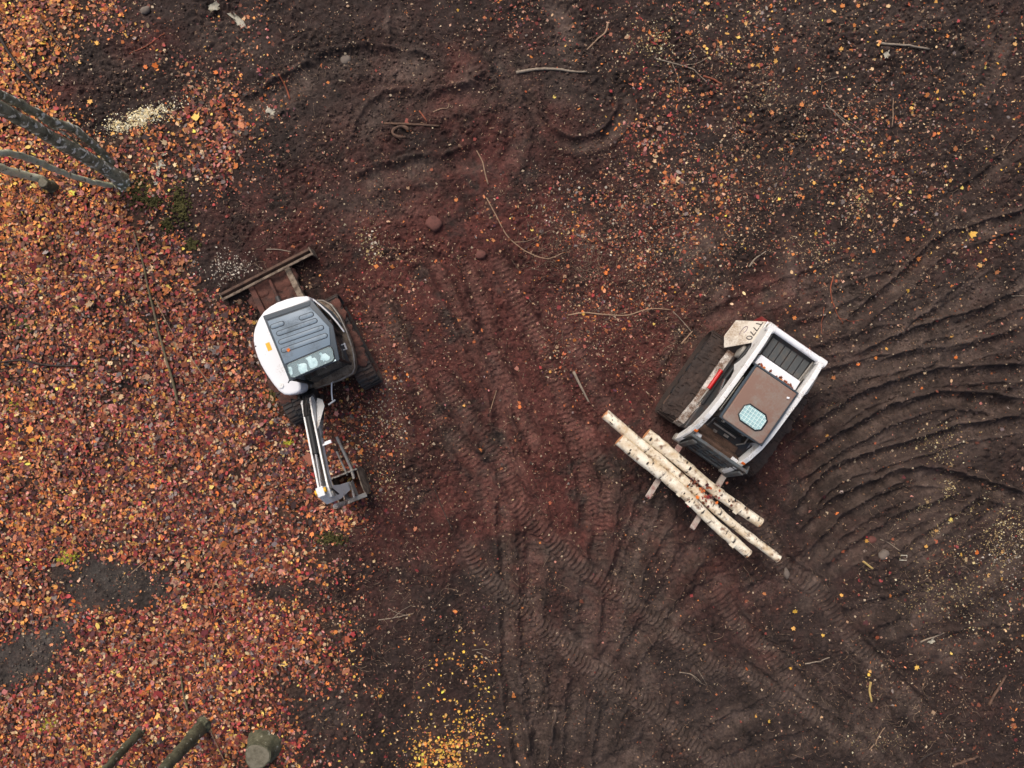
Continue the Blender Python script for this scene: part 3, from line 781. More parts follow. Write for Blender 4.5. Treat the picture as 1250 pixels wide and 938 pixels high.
M_CARR = paint("charcoal_carriage_paint", srgb(78, 84, 86), .5, srgb(82, 64, 54), .42, 7.0, bump=.3)
M_CHROME = paint("chrome_rod", (.62, .62, .62), .22, srgb(110, 90, 76), .2, 8.0, metal=.9, bump=.02)
M_MUD = paint("caked_mud", srgb(104, 80, 66), .92, srgb(62, 46, 39), .5, 7.0, bump=1.0, fine=.6)
M_MUDR = paint("red_mud_on_steel", srgb(94, 58, 48), .9, srgb(60, 42, 36), .5, 6.0, bump=1.0, fine=.6)
M_TRACK = paint("muddy_track_rubber", (.028, .027, .027), .8, srgb(70, 54, 46), .5, 4.0, bump=.6, fine=.5)
M_TRACKM = paint("mud_caked_track_rubber", srgb(52, 43, 39), .92, srgb(64, 49, 42), .5, 4.0, bump=.9, fine=.6)
M_DECK = paint("dusty_deck_plate", srgb(136, 120, 102), .75, srgb(70, 54, 44), .55, 7.0, bump=.5, fine=.5)
M_DUST = paint("roof_under_brown_dust", srgb(128, 100, 87), .8, srgb(134, 124, 114), .46, 2.2, bump=.12, fine=.3)
M_SEAT = paint("black_vinyl_seat", (.018, .018, .02), .55, srgb(60, 50, 44), .2, 6)
M_RED = paint("red_paint", srgb(186, 26, 30), .4, srgb(120, 60, 50), .18, 5)
M_REDD = paint("dusty_red_paint", srgb(132, 34, 36), .5, srgb(110, 66, 56), .4, 4)
M_YEL = paint("yellow_decal", srgb(232, 176, 40), .5, srgb(150, 120, 70), .1, 8)
M_ORANGE = paint("orange_plastic", srgb(226, 110, 30), .5, srgb(140, 80, 50), .2, 8)
M_PRINT = paint("dark_decal_print", srgb(44, 40, 44), .6, srgb(96, 82, 74), .25, 20)
M_PURPLE = paint("faded_violet_decal", srgb(124, 108, 118), .6, srgb(130, 112, 98), .4, 20)
M_GLASS = glass_mat("tinted_cab_glass", srgb(58, 66, 68), .05, .42)
M_PANE = glass_mat("pale_skylight_glass", srgb(200, 226, 228), .05, .18)
M_SHEET = paint("pale_teal_reflection_sheet", srgb(216, 238, 238), .3, srgb(120, 160, 166), .36, 9, bump=.4)  # mottled teal stands in for the reflection in the skylight
M_MESHW = paint("pale_guard_mesh", srgb(206, 226, 222), .5, srgb(150, 170, 168), .2, 10)
M_AQUA = paint("aqua_skylight_panel", srgb(160, 194, 196), .25, srgb(134, 168, 172), .4, 6)
M_HOSE = paint("black_hydraulic_hose", (.014, .014, .015), .5, srgb(70, 56, 48), .3, 10)

def stadium(a, r, zc, n=14):
    """closed path in y-z round two wheels at y = +-a"""
    P = []
    for k in range(8): P.append((-a + 2 * a * k / 8, zc + r))
    for k in range(n): t = math.pi / 2 - math.pi * k / n; P.append((a + r * math.cos(t), zc + r * math.sin(t)))
    for k in range(8): P.append((a - 2 * a * k / 8, zc - r))
    for k in range(n): t = -math.pi / 2 - math.pi * k / n; P.append((-a + r * math.cos(t), zc + r * math.sin(t)))
    return P

def make_track(root, x, a, r, w, mat, matf, xf=None, pitch=.085):
    """rubber track: belt with lugs, frame, sprocket, idler, rollers"""
    zc = r + .045
    P = stadium(a, r, zc)
    n = len(P)
    mb = MB(); bm = mb.bm
    nv = []
    for i in range(n):
        p0, p1 = P[i - 1], P[(i + 1) % n]
        t = Vector((p1[0] - p0[0], p1[1] - p0[1])).normalized(); nv.append((-t.y, t.x))
    rings = []
    for i in range(n):
        y, z = P[i]; ny, nz = nv[i]
        rings.append([bm.verts.new((x - w / 2, y, z)), bm.verts.new((x + w / 2, y, z)),
                      bm.verts.new((x + w / 2, y + ny * .022, z + nz * .022)), bm.verts.new((x - w / 2, y + ny * .022, z + nz * .022))])
    for i in range(n):
        A, B = rings[i], rings[(i + 1) % n]
        for k in range(4):
            bm.faces.new((A[k], A[(k + 1) % 4], B[(k + 1) % 4], B[k]))
    # lugs
    per = 4 * a + 2 * math.pi * r; m = int(per / pitch)
    for i in range(m):
        s = i * per / m
        if s < 2 * a: y, z, t = -a + s, zc + r, math.pi / 2
        elif s < 2 * a + math.pi * r: t = math.pi / 2 - (s - 2 * a) / r; y, z = a + r * math.cos(t), zc + r * math.sin(t)
        elif s < 4 * a + math.pi * r: y, z, t = a - (s - 2 * a - math.pi * r), zc - r, -math.pi / 2
        else: t = -math.pi / 2 - (s - 4 * a - math.pi * r) / r; y, z = -a + r * math.cos(t), zc + r * math.sin(t)
        ny, nz = math.cos(t), math.sin(t)
        for sx, stag in ((-1, 0), (1, .5)):
            off = stag * pitch * .5
            mb.box((x + sx * w * .245, y + ny * .033 - nz * off, z + nz * .033 + ny * off), (w * .47, .042, .03), (t - math.pi / 2, 0, 0))
    belt = mb.build("track", mat, root, 0, xf=xf)
    MB().poly_prism([(-a, zc + r * .55), (a, zc + r * .55), (a + .05, zc), (a * .7, zc - r * .62), (-a * .7, zc - r * .62), (-a - .05, zc)], 'x', x - w * .28, x + w * .28).build("track_frame", matf, belt, .02, xf=xf)
    for nm, y, rr in (("sprocket", -a, r * .86), ("idler_wheel", a, r * .9)):
        mb = MB().cyl((x, y, zc), rr, w * .34, 'x', 18).cyl((x, y, zc), rr * .45, w * .8, 'x', 12)
        mb.build(nm, M_IRON if nm == "sprocket" else matf, belt, .008, xf=xf)
    for k in range(4):
        MB().cyl((x, -a * .62 + k * a * .41, zc - r * .62), r * .33, w * .7, 'x', 14).build("roller", M_IRON, belt, .006, xf=xf)
    return belt

def capsule(cx, cy, lx, r, n=6):
    P = []
    for k in range(n + 1): t = -math.pi / 2 + math.pi * k / n; P.append((cx + lx + r * math.cos(t), cy + r * math.sin(t)))
    for k in range(n + 1): t = math.pi / 2 + math.pi * k / n; P.append((cx - lx + r * math.cos(t), cy + r * math.sin(t)))
    return P
def ring_of(pts, z, r, mb=None, seg=5):
    """thin closed bead along an outline"""
    mb = mb or MB()
    q = [(p[0], p[1], z) for p in pts]
    n = len(q); rings = []
    for i in range(n):
        a, b = Vector(q[i - 1]), Vector(q[(i + 1) % n]); d = (b - a).normalized(); s = d.cross(Vector((0, 0, 1))).normalized()
        rings.append([mb.bm.verts.new(Vector(q[i]) + s * r * math.cos(6.283 * k / seg) + Vector((0, 0, 1)) * r * math.sin(6.283 * k / seg)) for k in range(seg)])
    for i in range(n):
        A, B = rings[i], rings[(i + 1) % n]
        for k in range(seg): mb.bm.faces.new((A[k], A[(k + 1) % seg], B[(k + 1) % seg], B[k]))
    return mb

# ------------------------------------------------------------------ mini excavator (local: x right, y ahead of the cab, z up)
rzE = math.atan2(EXC_H.y, EXC_H.x) - math.pi / 2
rzU = math.atan2(EXC_U.y, EXC_U.x) - math.pi / 2
exc = empty("mini_excavator", (EXC_O.x, EXC_O.y, -.035), rzE)
tag(exc, "white mini excavator with slate blue cab roof standing on the red leaves", "excavator")
XU = Matrix.Rotation(rzU - rzE, 4, 'Z')
for s in (-1, 1):
    make_track(exc, s * .77, .70, .245, .40, M_TRACK, M_MUD, XU @ Matrix.Translation((0, -.25, 0)))
MB().box((0, 0, .42), (1.2, .95, .22)).box((0, 0, .36), (.7, 1.5, .16)).build("undercarriage_frame", M_MUD, exc, .03, xf=XU)
MB().cyl((0, 0, .6), .42, .16, 'z', 28).build("slew_ring", M_IRON, exc, .01, xf=XU)
# dozer blade
bl = MB()
prof = [(1.74, .02), (1.70, .12), (1.70, .26), (1.74, .40), (1.79, .40), (1.755, .27), (1.755, .12), (1.79, .01)]
bl.poly_prism(prof, 'x', -1.10, .90)
blade = bl.build("dozer_blade", M_MUD, exc, .006, xf=XU)
MB().box((-.1, 1.655, .385), (2.0, .05, .035)).build("top_rail", M_DECK, blade, .008, xf=XU)
for s in (-1.10, .90):
    MB().poly_prism([(1.62, .02), (1.80, .01), (1.80, .42), (1.62, .40)], 'x', s - .012, s + .012).build("end_plate", M_DECK, blade, .003, xf=XU)
for s in (-.52, .30):
    MB().poly_prism([(.85, .22), (1.70, .10), (1.70, .28), (.85, .38)], 'x', s - .06, s + .06).build("push_arm", M_MUDR if s < 0 else M_DECK, blade, .015, xf=XU)
mb = MB()
for k in range(26):
    a, b = random.uniform(-.62, .4), random.uniform(1.15, 1.66)
    r_ = random.uniform(.05, .13)
    m_ = bmesh.ops.create_icosphere(mb.bm, subdivisions=2, radius=r_)
    for v in m_['verts']:
        v.co = Vector((v.co.x * 1.3 + a, v.co.y * 1.2 + b, v.co.z * .55 + .21 + random.uniform(-.01, .01)))
mb.build("packed_mud", M_MUDR, blade, 0, xf=XU)
MB().poly_prism([(-.46, 1.0), (.24, 1.0), (.34, 1.68), (-.56, 1.68)], 'z', .2, .235).build("brace_plate", M_MUDR, blade, .01, xf=XU)
mb = MB().tube([(-.11, .62, .50), (-.11, 1.2, .40)], .055, 12); mb.build("blade_cylinder", M_IRON, blade, .004, xf=XU)
MB().tube([(-.11, 1.2, .40), (-.11, 1.66, .30)], .03, 10).build("cylinder_rod", M_MUDR, blade, 0, xf=XU)

# upper house
deck_pts = [(-.56, -.76), (-.70, -.70), (-.82, -.56), (-.885, -.30), (-.905, 0), (-.90, .25), (-.87, .50), (-.80, .74), (-.72, .83), (-.45, .86), (.16, .84), (.45, .78), (.60, .50), (.66, .1), (.62, -.34), (.50, -.56), (.26, -.76), (0, -.83), (-.36, -.81)]
MB().poly_prism(deck_pts, 'z', .68, .88).build("deck", M_DECK, exc, .025, 2)
ring_of([(p[0] * .985, p[1] * .985) for p in deck_pts[:11]] + [(.1, .5), (-.5, .5), (-.5, -.5)][:0], .885, .018).build("deck_rim", M_STEEL, exc)
skirt = [(-.58, -.77), (-.36, -.825), (-.03, -.855), (.27, -.785), (.42, -.69), (.55, -.555), (.645, -.35), (.69, -.02), (.66, .28), (.60, .56), (.50, .78), (.40, .80), (.40, -.4), (-.2, -.65)]
MB().poly_prism(skirt, 'z', .60, 1.06).build("counterweight", M_ROOFD, exc, .05, 3, True)
hood_pts = [(-.60, -.735), (-.374, -.80), (-.20, -.822), (-.03, -.825), (.12, -.805), (.255, -.76), (.40, -.665), (.52, -.54), (.585, -.44), (.63, -.33), (.66, -.18), (.67, -.02), (.662, .13), (.64, .28), (.61, .42), (.575, .56), (.53, .69), (.465, .79), (.38, .835), (.25, .855), (.16, .85),
            (.115, .76), (.115, .4), (.115, 0), (.115, -.57), (-.30, -.60), (-.62, -.62)]
hood = MB().poly_prism(hood_pts, 'z', 1.06, 1.56).build("engine_hood", M_WHITE, exc, .075, 4, True)
MB().poly_prism([(.36, -.20), (.44, -.20), (.44, -.05), (.36, -.05)], 'z', 1.561, 1.564).build("warning_decal", M_YEL, hood)
MB().cyl((.62, -.22, 1.54), .014, .04, 'z', 10).build("hood_lock", M_BLACK, hood)
MB().cyl((.45, .62, 1.565), .05, .03, 'z', 16).build("fuel_cap", M_WHITE_D, hood, .006)
MB().poly_prism([(-.30, -.826), (.05, -.836), (.05, -.86), (-.30, -.85)], 'z', 1.1, 1.4).build("rear_grille", M_BLACK, hood)
# low panel and pale edge strip left of the cab
MB().poly_prism([(-.60, -.72), (-.80, -.52), (-.872, -.26), (-.885, .0), (-.86, .04), (-.60, -.58)], 'z', .88, .97).build("side_cover", M_DECK, exc, .02, 2)
MB().tube([(-.60, -.70, 1.28), (-.70, -.53, 1.28), (-.79, -.34, 1.26), (-.86, -.12, 1.22), (-.90, .06, 1.16)], .016, 6).build("edge_strip", M_WHITE, exc)
MB().quadplate([(-.60, -.70, 1.27), (-.79, -.34, 1.25), (-.86, -.12, 1.21), (-.885, -.12, .97), (-.80, -.40, .97), (-.61, -.70, .97)], .02).build("corner_panel", M_ROOFD, exc)
# cab
ZR = 2.30
roof_pts = [(.085, -.53), (-.80, -.485), (-.985, .07), (-.875, .66), (.065, .69)]
floor_pts = [(.10, -.52), (-.60, -.58), (-.86, .06), (-.84, .66), (-.05, .78), (.10, .74)]
cabp = MB().poly_prism([(.09, -.50), (-.52, -.54), (-.74, .06), (-.73, .62), (-.04, .72), (.09, .70)], 'z', .88, .90).build("cab", M_IRON, exc)
for a, b in (((.07, -.5), (.06, -.48)), ((-.54, -.54), (-.76, -.45)), ((-.755, .06), (-.94, .07)), ((-.74, .63), (-.84, .62)), ((.08, .71), (.04, .65))):
    MB().tube([(a[0], a[1], .88), (a[0] * .6 + b[0] * .4, a[1] * .6 + b[1] * .4, 1.5), (b[0], b[1], ZR - .02)], .032, 6).build("pillar", M_BLACK, cabp)
def pane(a, b, ta, tb, z0, z1, nm="window", mat=None):
    return MB().quadplate([(a[0], a[1], z0), (b[0], b[1], z0), (tb[0], tb[1], z1), (ta[0], ta[1], z1)], .008).build(nm, mat or M_GLASS, cabp)
pane((.08, .72), (-.74, .64), (.04, .65), (-.84, .62), .95, ZR - .05)
pane((-.765, .60), (-.775, .10), (-.855, .58), (-.945, .10), 1.25, ZR - .05)
pane((-.77, .02), (-.57, -.53), (-.93, .03), (-.76, -.43), 1.25, ZR - .05)
pane((-.58, -.56), (.06, -.51), (-.74, -.46), (.05, -.48), 1.5, ZR - .05)
pane((.10, -.46), (.10, .70), (.07, -.44), (.07, .62), 1.58, ZR - .05)
MB().quadplate([(-.742, .62, .9), (-.752, .08, .9), (-.775, .08, 1.27), (-.765, .62, 1.27)], .03).build("door", M_ROOFD, cabp)
MB().quadplate([(-.752, .04, .9), (-.54, -.54, .9), (-.56, -.54, 1.27), (-.775, .04, 1.27)], .03).build("side_panel", M_ROOFD, cabp)
MB().box((-.85, .34, 1.28), (.03, .13, .03)).box((-.82, .29, 1.28), (.07, .02, .02)).box((-.82, .39, 1.28), (.07, .02, .02)).build("door_handle", M_WHITE_D, cabp, .005)
MB().box((-.40, -.12, 1.20), (.46, .46, .14)).box((-.40, -.36, 1.55), (.44, .14, .62), (-.12, 0, 0)).box((-.40, -.40, 1.95), (.26, .10, .2)).build("seat", M_SEAT, cabp, .04, 3, True)
MB().box((-.05, .02, 1.2), (.16, .7, .36)).box((-.72, .02, 1.15), (.12, .5, .3)).build("console", M_IRON, cabp, .03)
for sx in (-.08, -.70):
    MB().tube([(sx, .25, 1.36), (sx, .29, 1.62)], .016, 6).box((sx, .29, 1.66), (.05, .05, .11)).build("control_lever", M_BLACK, cabp, .004)
MB().box((-.36, .56, 1.0), (.5, .16, .05)).tube([(-.30, .5, .95), (-.30, .58, 1.3)], .014, 6).tube([(-.46, .5, .95), (-.46, .58, 1.3)], .014, 6).build("pedals", M_STEEL, cabp, .004)
# roof
roof = MB().poly_prism(roof_pts, 'z', ZR - .05, ZR + .005).build("cab_roof", M_ROOFD, exc, .02, 2, True)
inner_pts = [(.035, -.41), (-.735, -.375), (-.915, .075), (-.825, .36), (.03, .385)]
MB().poly_prism(inner_pts, 'z', ZR, ZR + .022).build("roof_panel", M_ROOFG, roof, .012, 2, True)
MB().poly_prism([(.06, -.51), (-.775, -.465), (-.745, -.40), (.045, -.435)], 'z', ZR, ZR + .016).build("rear_trim", M_ROOFD, roof, .006)
for cx, cy, lx in ((-.10, -.285, .085), (-.62, -.245, .09), (-.40, -.13, .33), (-.42, .02, .37), (-.42, .17, .38)):
    sh = lambda p: (p[0], p[1] + (p[0] - cx) * -.035)
    cp = [sh(p) for p in capsule(cx, cy, lx, .040)]
    rb = MB().poly_prism([sh(p) for p in capsule(cx, cy, lx - .004, .036)], 'z', ZR + .018, ZR + .034).build("rib", M_ROOFG, roof, .007, 2, True)
    ring_of(cp, ZR + .022, .0055).build("rib_seam", M_BLACK, roof)
# skylight: frame bead, crumpled pale sheet added under the pane to imitate reflected branches
sk = [(.0, .425), (-.05, .405), (-.77, .385), (-.82, .41), (-.825, .47), (-.80, .60), (-.755, .635), (-.04, .66), (.01, .63), (.02, .56)]
ring_of(sk, ZR + .012, .014).build("skylight_seal", M_BLACK, roof)
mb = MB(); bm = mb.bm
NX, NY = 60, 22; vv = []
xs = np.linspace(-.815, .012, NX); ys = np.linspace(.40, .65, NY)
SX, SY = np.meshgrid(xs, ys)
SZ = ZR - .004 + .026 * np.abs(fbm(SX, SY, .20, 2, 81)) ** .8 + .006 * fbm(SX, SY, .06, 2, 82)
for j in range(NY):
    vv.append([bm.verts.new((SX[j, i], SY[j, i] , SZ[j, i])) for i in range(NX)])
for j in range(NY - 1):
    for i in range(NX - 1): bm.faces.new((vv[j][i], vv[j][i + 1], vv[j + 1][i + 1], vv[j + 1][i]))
mb.build("reflection_sheet", M_SHEET, roof, smooth=True)
MB().poly_prism(sk, 'z', ZR + .026, ZR + .031).build("skylight_pane", M_PANE, roof)
MB().tube([(.06, .66, ZR - .05), (.11, .70, ZR - .05)], .01, 5).build("roof_lug", M_BLACK, roof)
# handrail in front of the cab
MB().tube([(-.30, .84, .90), (-.30, .86, 1.02), (-.235, 1.02, 1.02), (-.19, 1.17, 1.0)], .013, 6).build("handrail", M_WHITE, exc)
MB().box((-.16, 1.20, .98), (.16, .03, .05), (0, 0, .25)).build("handrail_foot", M_WHITE_D, exc, .008)
# swing bracket and boom
BX = .20
MB().poly_prism([(.80, .70), (1.02, .66), (1.14, .80), (1.10, 1.06), (.92, 1.10), (.80, .95)], 'x', BX - .13, BX + .11).build("swing_bracket", M_IRON, exc, .03)
MB().quadplate([(.085, 1.02, .98), (-.02, 1.10, 1.02), (-.05, 1.23, 1.16), (.06, 1.55, 1.58), (.10, 1.60, 1.62)], .016).build("bracket_plate", M_WHITE_D, exc, .003)
up = [(.92, .98), (.99, 1.20), (1.08, 1.36), (1.36, 1.55), (1.66, 1.73), (2.10, 1.99), (2.56, 2.25), (2.80, 2.30)]
lo = [(2.84, 2.10), (2.55, 1.98), (2.12, 1.72), (1.78, 1.50), (1.50, 1.28), (1.28, 1.06), (1.14, .82), (.97, .76)]
boom = MB().poly_prism(up + lo, 'x', BX + .064, BX + .096).poly_prism(up + lo, 'x', BX - .096, BX - .064).build("boom", M_WHITE_D, exc, .006)
up2 = [(y_ + .02, z_ - .09) for y_, z_ in up]; 
MB().poly_prism(up2 + [(y_ - .01, z_ + .02) for y_, z_ in lo], 'x', BX - .0635, BX + .0635).build("boom_core", M_IRON, boom, .004)
MB().box((BX, 1.03, 1.30), (.20, .035, .12), (-.6, 0, 0)).build("boom_end_bar", M_WHITE_D, boom, .006)
MB().tube([(BX, 1.18, 1.42), (BX, 1.6, 1.69), (BX, 2.02, 1.95)], [.052, .052, .052], 14).build("arm_cylinder", M_BLACK, boom, smooth=True)
MB().tube([(BX, 2.02, 1.95), (BX, 2.66, 2.42)], .024, 10).build("arm_cylinder_rod", M_CHROME, boom, smooth=True)
MB().tube([(BX - .17, 1.00, .80), (BX - .14, 1.42, 1.25)], .05, 12).build("boom_cylinder", M_IRON, boom, smooth=True)
MB().tube([(BX - .14, 1.42, 1.20), (BX - .11, 1.80, 1.62)], .027, 10).build("boom_cylinder_rod", M_CHROME, boom, smooth=True)
MB().tube([(BX - .09, 1.92, 1.80), (BX - .30, 1.90, 1.80)], .02, 8).box((BX - .24, 1.90, 1.80), (.12, .06, .06)).build("work_light", M_WHITE, boom, .008)
for k, (dx, dz) in enumerate(((-.03, .02), (.0, .04), (.03, .015), (.055, .03))):
    MB().tube([(BX + dx - .06, .86, 1.05), (BX + dx - .04, .95, 1.28 + dz), (BX + dx - .02, 1.10, 1.42 + dz), (BX + dx, 1.3, 1.54 + dz)], .014, 6).build("hose", M_HOSE, boom)
for k, dx in enumerate((-.105, -.12)):
    MB().tube([(BX + dx, 1.6, 1.64), (BX + dx, 2.0, 1.90 + k * .03), (BX + dx, 2.4, 2.14 + k * .04), (BX + dx - .01, 2.66, 2.26), (BX + dx, 2.82, 1.95)], .013, 6).build("hose", M_HOSE, boom)
# arm
arm = MB().poly_prism([(2.56, 2.50), (2.72, 2.52), (2.90, 2.22), (2.93, 1.70), (2.88, .74), (2.74, .72), (2.70, 1.40), (2.62, 2.06)], 'x', BX - .065, BX + .065).build("arm", M_WHITE_D, exc, .012)
MB().cyl((BX, 2.76, 2.18), .06, .24, 'x', 14).build("arm_pin", M_STEEL, arm, .008)
MB().cyl((BX, 2.64, 2.46), .045, .20, 'x', 12).build("cylinder_pin", M_YEL, arm, .008)
MB().tube([(BX, 3.0, 2.0), (BX, 3.05, 1.3)], .045, 12).build("bucket_cylinder", M_WHITE_M, arm, smooth=True)
MB().tube([(BX, 3.05, 1.3), (BX, 3.02, .95)], .022, 8).build("bucket_cylinder_rod", M_CHROME, arm, smooth=True)
for s in (-.09, .09):
    MB().poly_prism([(3.04, 1.0), (3.06, .92), (2.84, .80), (2.80, .86)], 'x', BX + s - .012, BX + s + .012).build("link", M_WHITE_M, arm, .004)
# bucket
bx0, bx1 = -.04, .50
po = [(2.56, .60), (2.55, .26), (2.63, .09), (2.78, .02), (2.96, .04), (3.09, .18), (3.12, .40), (3.10, .66)]
pi_ = [(3.075, .66), (3.09, .40), (3.065, .20), (2.945, .07), (2.785, .05), (2.655, .115), (2.58, .27), (2.59, .60)]
buc = MB().poly_prism(po + pi_, 'x', bx0, bx1).build("bucket", M_MUDR, exc, .004)
for s in (bx0, bx1):
    MB().poly_prism(po + [(2.9, .70)], 'x', s - .012, s + .012).build("side_plate", M_DECK, buc, .004)
MB().box(((bx0 + bx1) / 2, 3.095, .675), (bx1 - bx0 + .05, .09, .05)).build("back_bar", M_STEEL, buc, .012)
MB().box(((bx0 + bx1) / 2, 2.565, .62), (bx1 - bx0 + .04, .03, .06)).build("lip", M_STEEL, buc, .008)
for k in range(4):
    MB().poly_prism([(2.55, .60), (2.585, .60), (2.575, .76), (2.565, .76)], 'x', bx0 + .05 + k * .147 - .03, bx0 + .05 + k * .147 + .03).build("tooth", M_STEEL, buc, .004)
for s in (.10, .30):
    MB().poly_prism([(2.74, .66), (3.08, .66), (2.95, .90), (2.76, .92)], 'x', s - .012, s + .012).build("ear", M_STEEL, buc, .004)
th = MB().poly_prism([(1.84, .78), (2.52, .62), (2.72, .72), (2.70, .62), (2.50, .52), (1.84, .72)], 'x', .03, .075).build("thumb", M_STEEL, exc, .006)
MB().poly_prism([(2.1, .70), (2.62, .60), (2.62, .56), (2.1, .66)], 'x', .16, .19).build("thumb_bar", M_STEEL, th, .004)

# ------------------------------------------------------------------ compact track loader (local: x right, y ahead, z up)
rzL = math.atan2(LOD_H.y, LOD_H.x) - math.pi / 2
M_PANEL = paint("dusty_cream_panel", srgb(214, 206, 192), .55, srgb(160, 140, 118), .45, 2.6, bump=.08, fine=.5)
lod = empty("track_loader", (LOD_O.x, LOD_O.y, -.045), rzL)
tag(lod, "white compact track loader with dusty brown cab roof carrying birch logs", "track loader")
for s in (-1, 1):
    make_track(lod, s * .93, .66, .29, .42, M_TRACKM, M_MUD)
MB().poly_prism([(-1.10, .30), (.80, .28), (.98, .45), (.98, .86), (-1.20, .86), (-1.30, .55)], 'x', -.62, .62).build("lower_frame", M_IRON, lod, .03)
for s in (-1, 1):
    # fender ledge beside the cab
    f = MB().poly_prism([(-.78, .86), (.50, .86), (.90, .70), (.98, .50), (.98, .42), (.86, .60), (.45, .78), (-.78, .78)], 'x', s * .60, s * .76)
    fd = f.build("fender", M_WHITE_M, lod, .012)
    MB().poly_prism([(-.70, .90), (.40, .90), (.40, .93), (-.70, .93)], 'x', s * .58, s * .63).build("fender_rib", M_IRON, fd, .004)
    if s > 0:
        MB().tube([(.665, -.33, .945), (.665, .10, .945)], .042, 12).build("red_guard_tube", M_RED, fd, .006, smooth=True)
        MB().tube([(.66, .10, .94), (.66, .50, .85)], .018, 8).build("guard_rod", M_STEEL, fd)
        for k in range(7):
            MB().box((.70 + random.uniform(-.03, .03), .48 + k * .07, .80 - k * .035), (.09, random.uniform(.05, .09), .03), (random.uniform(-.4, .4), random.uniform(-.3, .3), random.uniform(0, 3))).build("mud_lump", M_MUD, fd, .012)
    # rear quarter panel, sloping outwards and down
    qp = MB().quadplate([(s * .96, -1.30, .84), (s * .98, -.92, .86), (s * .86, -.72, .90), (s * .60, -.98, 1.42), (s * .60, -1.46, 1.42)] if s > 0 else
                        [(s * .60, -1.46, 1.42), (s * .60, -.98, 1.42), (s * .86, -.72, .90), (s * .98, -.92, .86), (s * .96, -1.30, .84)], .03).build("rear_quarter_panel", M_PANEL, lod, .012)
    mb = MB()
    hv = [mb.bm.verts.new(p) for p in [(s * .93, -1.29, .85), (s * .95, -.93, .87), (s * .84, -.75, .90), (s * .57, -1.0, 1.40), (s * .57, -1.44, 1.40), (s * .5, -1.44, .82), (s * .5, -.74, .82), (s * .5, -1.0, 1.40), (s * .5, -1.44, 1.40)]]
    bmesh.ops.convex_hull(mb.bm, input=hv)
    mb.build("quarter_body", M_IRON, qp)
    MB().quadplate([(s * .60, -1.47, 1.425), (s * .60, -.97, 1.425), (s * .50, -.94, 1.56), (s * .50, -1.44, 1.56)], .03).build("upper_panel", M_WHITE_D, qp, .01)
    if s > 0:
        # lettering and swirl on the panel
        e1 = Vector((0, 1, 0)); e2 = Vector((-.36, -.04, .58)).normalized(); nn = e1.cross(e2).normalized()
        if nn.x < 0: nn = -nn
        o3 = Vector((.60, -1.22, 1.42)) - e2 * .19 + nn * .004
        cu = bpy.data.curves.new("txt", 'FONT'); cu.body = "T770"; cu.size = .20; cu.extrude = .002; cu.align_x = 'CENTER'
        tmp = bpy.data.objects.new("txt", cu); COL.objects.link(tmp)
        me = bpy.data.meshes.new_from_object(tmp.evaluated_get(bpy.context.evaluated_depsgraph_get()))
        bpy.data.objects.remove(tmp)
        rot = Matrix((e1, e2, nn)).transposed().to_4x4()
        me.transform(Matrix.Translation(o3) @ rot)
        me.materials.clear()
        link_mesh("lettering", me, M_PRINT, qp)
        sw = [(math.cos(t) * (.03 + .012 * t), math.sin(t) * (.03 + .010 * t)) for t in np.linspace(.6, 5.6, 16)]
        c3 = Vector((.60, -1.17, 1.42)) - e2 * .33 + nn * .003
        MB().tube([tuple(c3 + e1 * a_ * 1.4 + e2 * b_ * .8) for a_, b_ in sw], .012, 5).build("swirl_decal", M_PURPLE, qp)
    # stanchion plate under the arm with a round opening
    n = 14; oc = (-.62, 1.30)
    MB().poly_prism([(-1.36, 1.80), (-1.30, 1.30), (-1.02, 1.34), (-.90, 1.50), (-.72, 1.52), (-.58, 1.40), (-.50, 1.22), (-.34, 1.50), (-.10, 1.64), (-.10, 1.76), (-.60, 1.82)], 'x', s * .53, s * .60).build("stanchion", M_WHITE_D, lod, .012)
    MB().cyl((s * .58, -.80, 1.12), .15, .14, 'x', 18).build("stanchion_boss", M_STEEL, lod, .02)
    MB().poly_prism([(-1.28, .86), (-.55, .86), (-.50, 1.25), (-.72, 1.46), (-1.02, 1.34), (-1.26, 1.30)], 'x', s * .44, s * .52).build("inner_stanchion", M_IRON, lod, .01)
# red tailgate and dark engine bay
tg = MB().poly_prism([(-1.32, .40), (-1.60, .44), (-1.66, .80), (-1.56, 1.10), (-1.40, 1.30), (-1.32, 1.30)], 'x', -.60, .60).build("tailgate", M_REDD, lod, .05, 3, True)
MB().box((.46, -1.50, 1.02), (.13, .05, .08), (.3, 0, 0)).build("tail_light", M_RED, tg, .015)
MB().box((0, -1.08, 1.38), (.96, .66, .5)).build("engine_bay", M_IRON, lod, .03)
gr = MB().box((.0, -1.03, 1.655), (.80, .40, .03)).build("engine_grille", M_IRON, lod, .006)
M_SLAT = paint("dark_grille_slat", (.045, .05, .05), .5, srgb(92, 84, 76), .3, 8)
for k in range(6):
    MB().box((-.34 + k * .137, -1.03, 1.685), (.112, .36, .016), (0, .12, 0)).build("grille_slat", M_SLAT, gr, .005)
for s in (-.45, .45): MB().box((s, -1.03, 1.69), (.02, .42, .03)).build("grille_rim", M_STEEL, gr, .004)
hb = MB().poly_prism([(-.43, -.82), (.43, -.82), (.44, -.62), (-.44, -.62)], 'z', 1.60, 1.78).build("rear_hood", M_WHITE, lod, .025, 3, True)
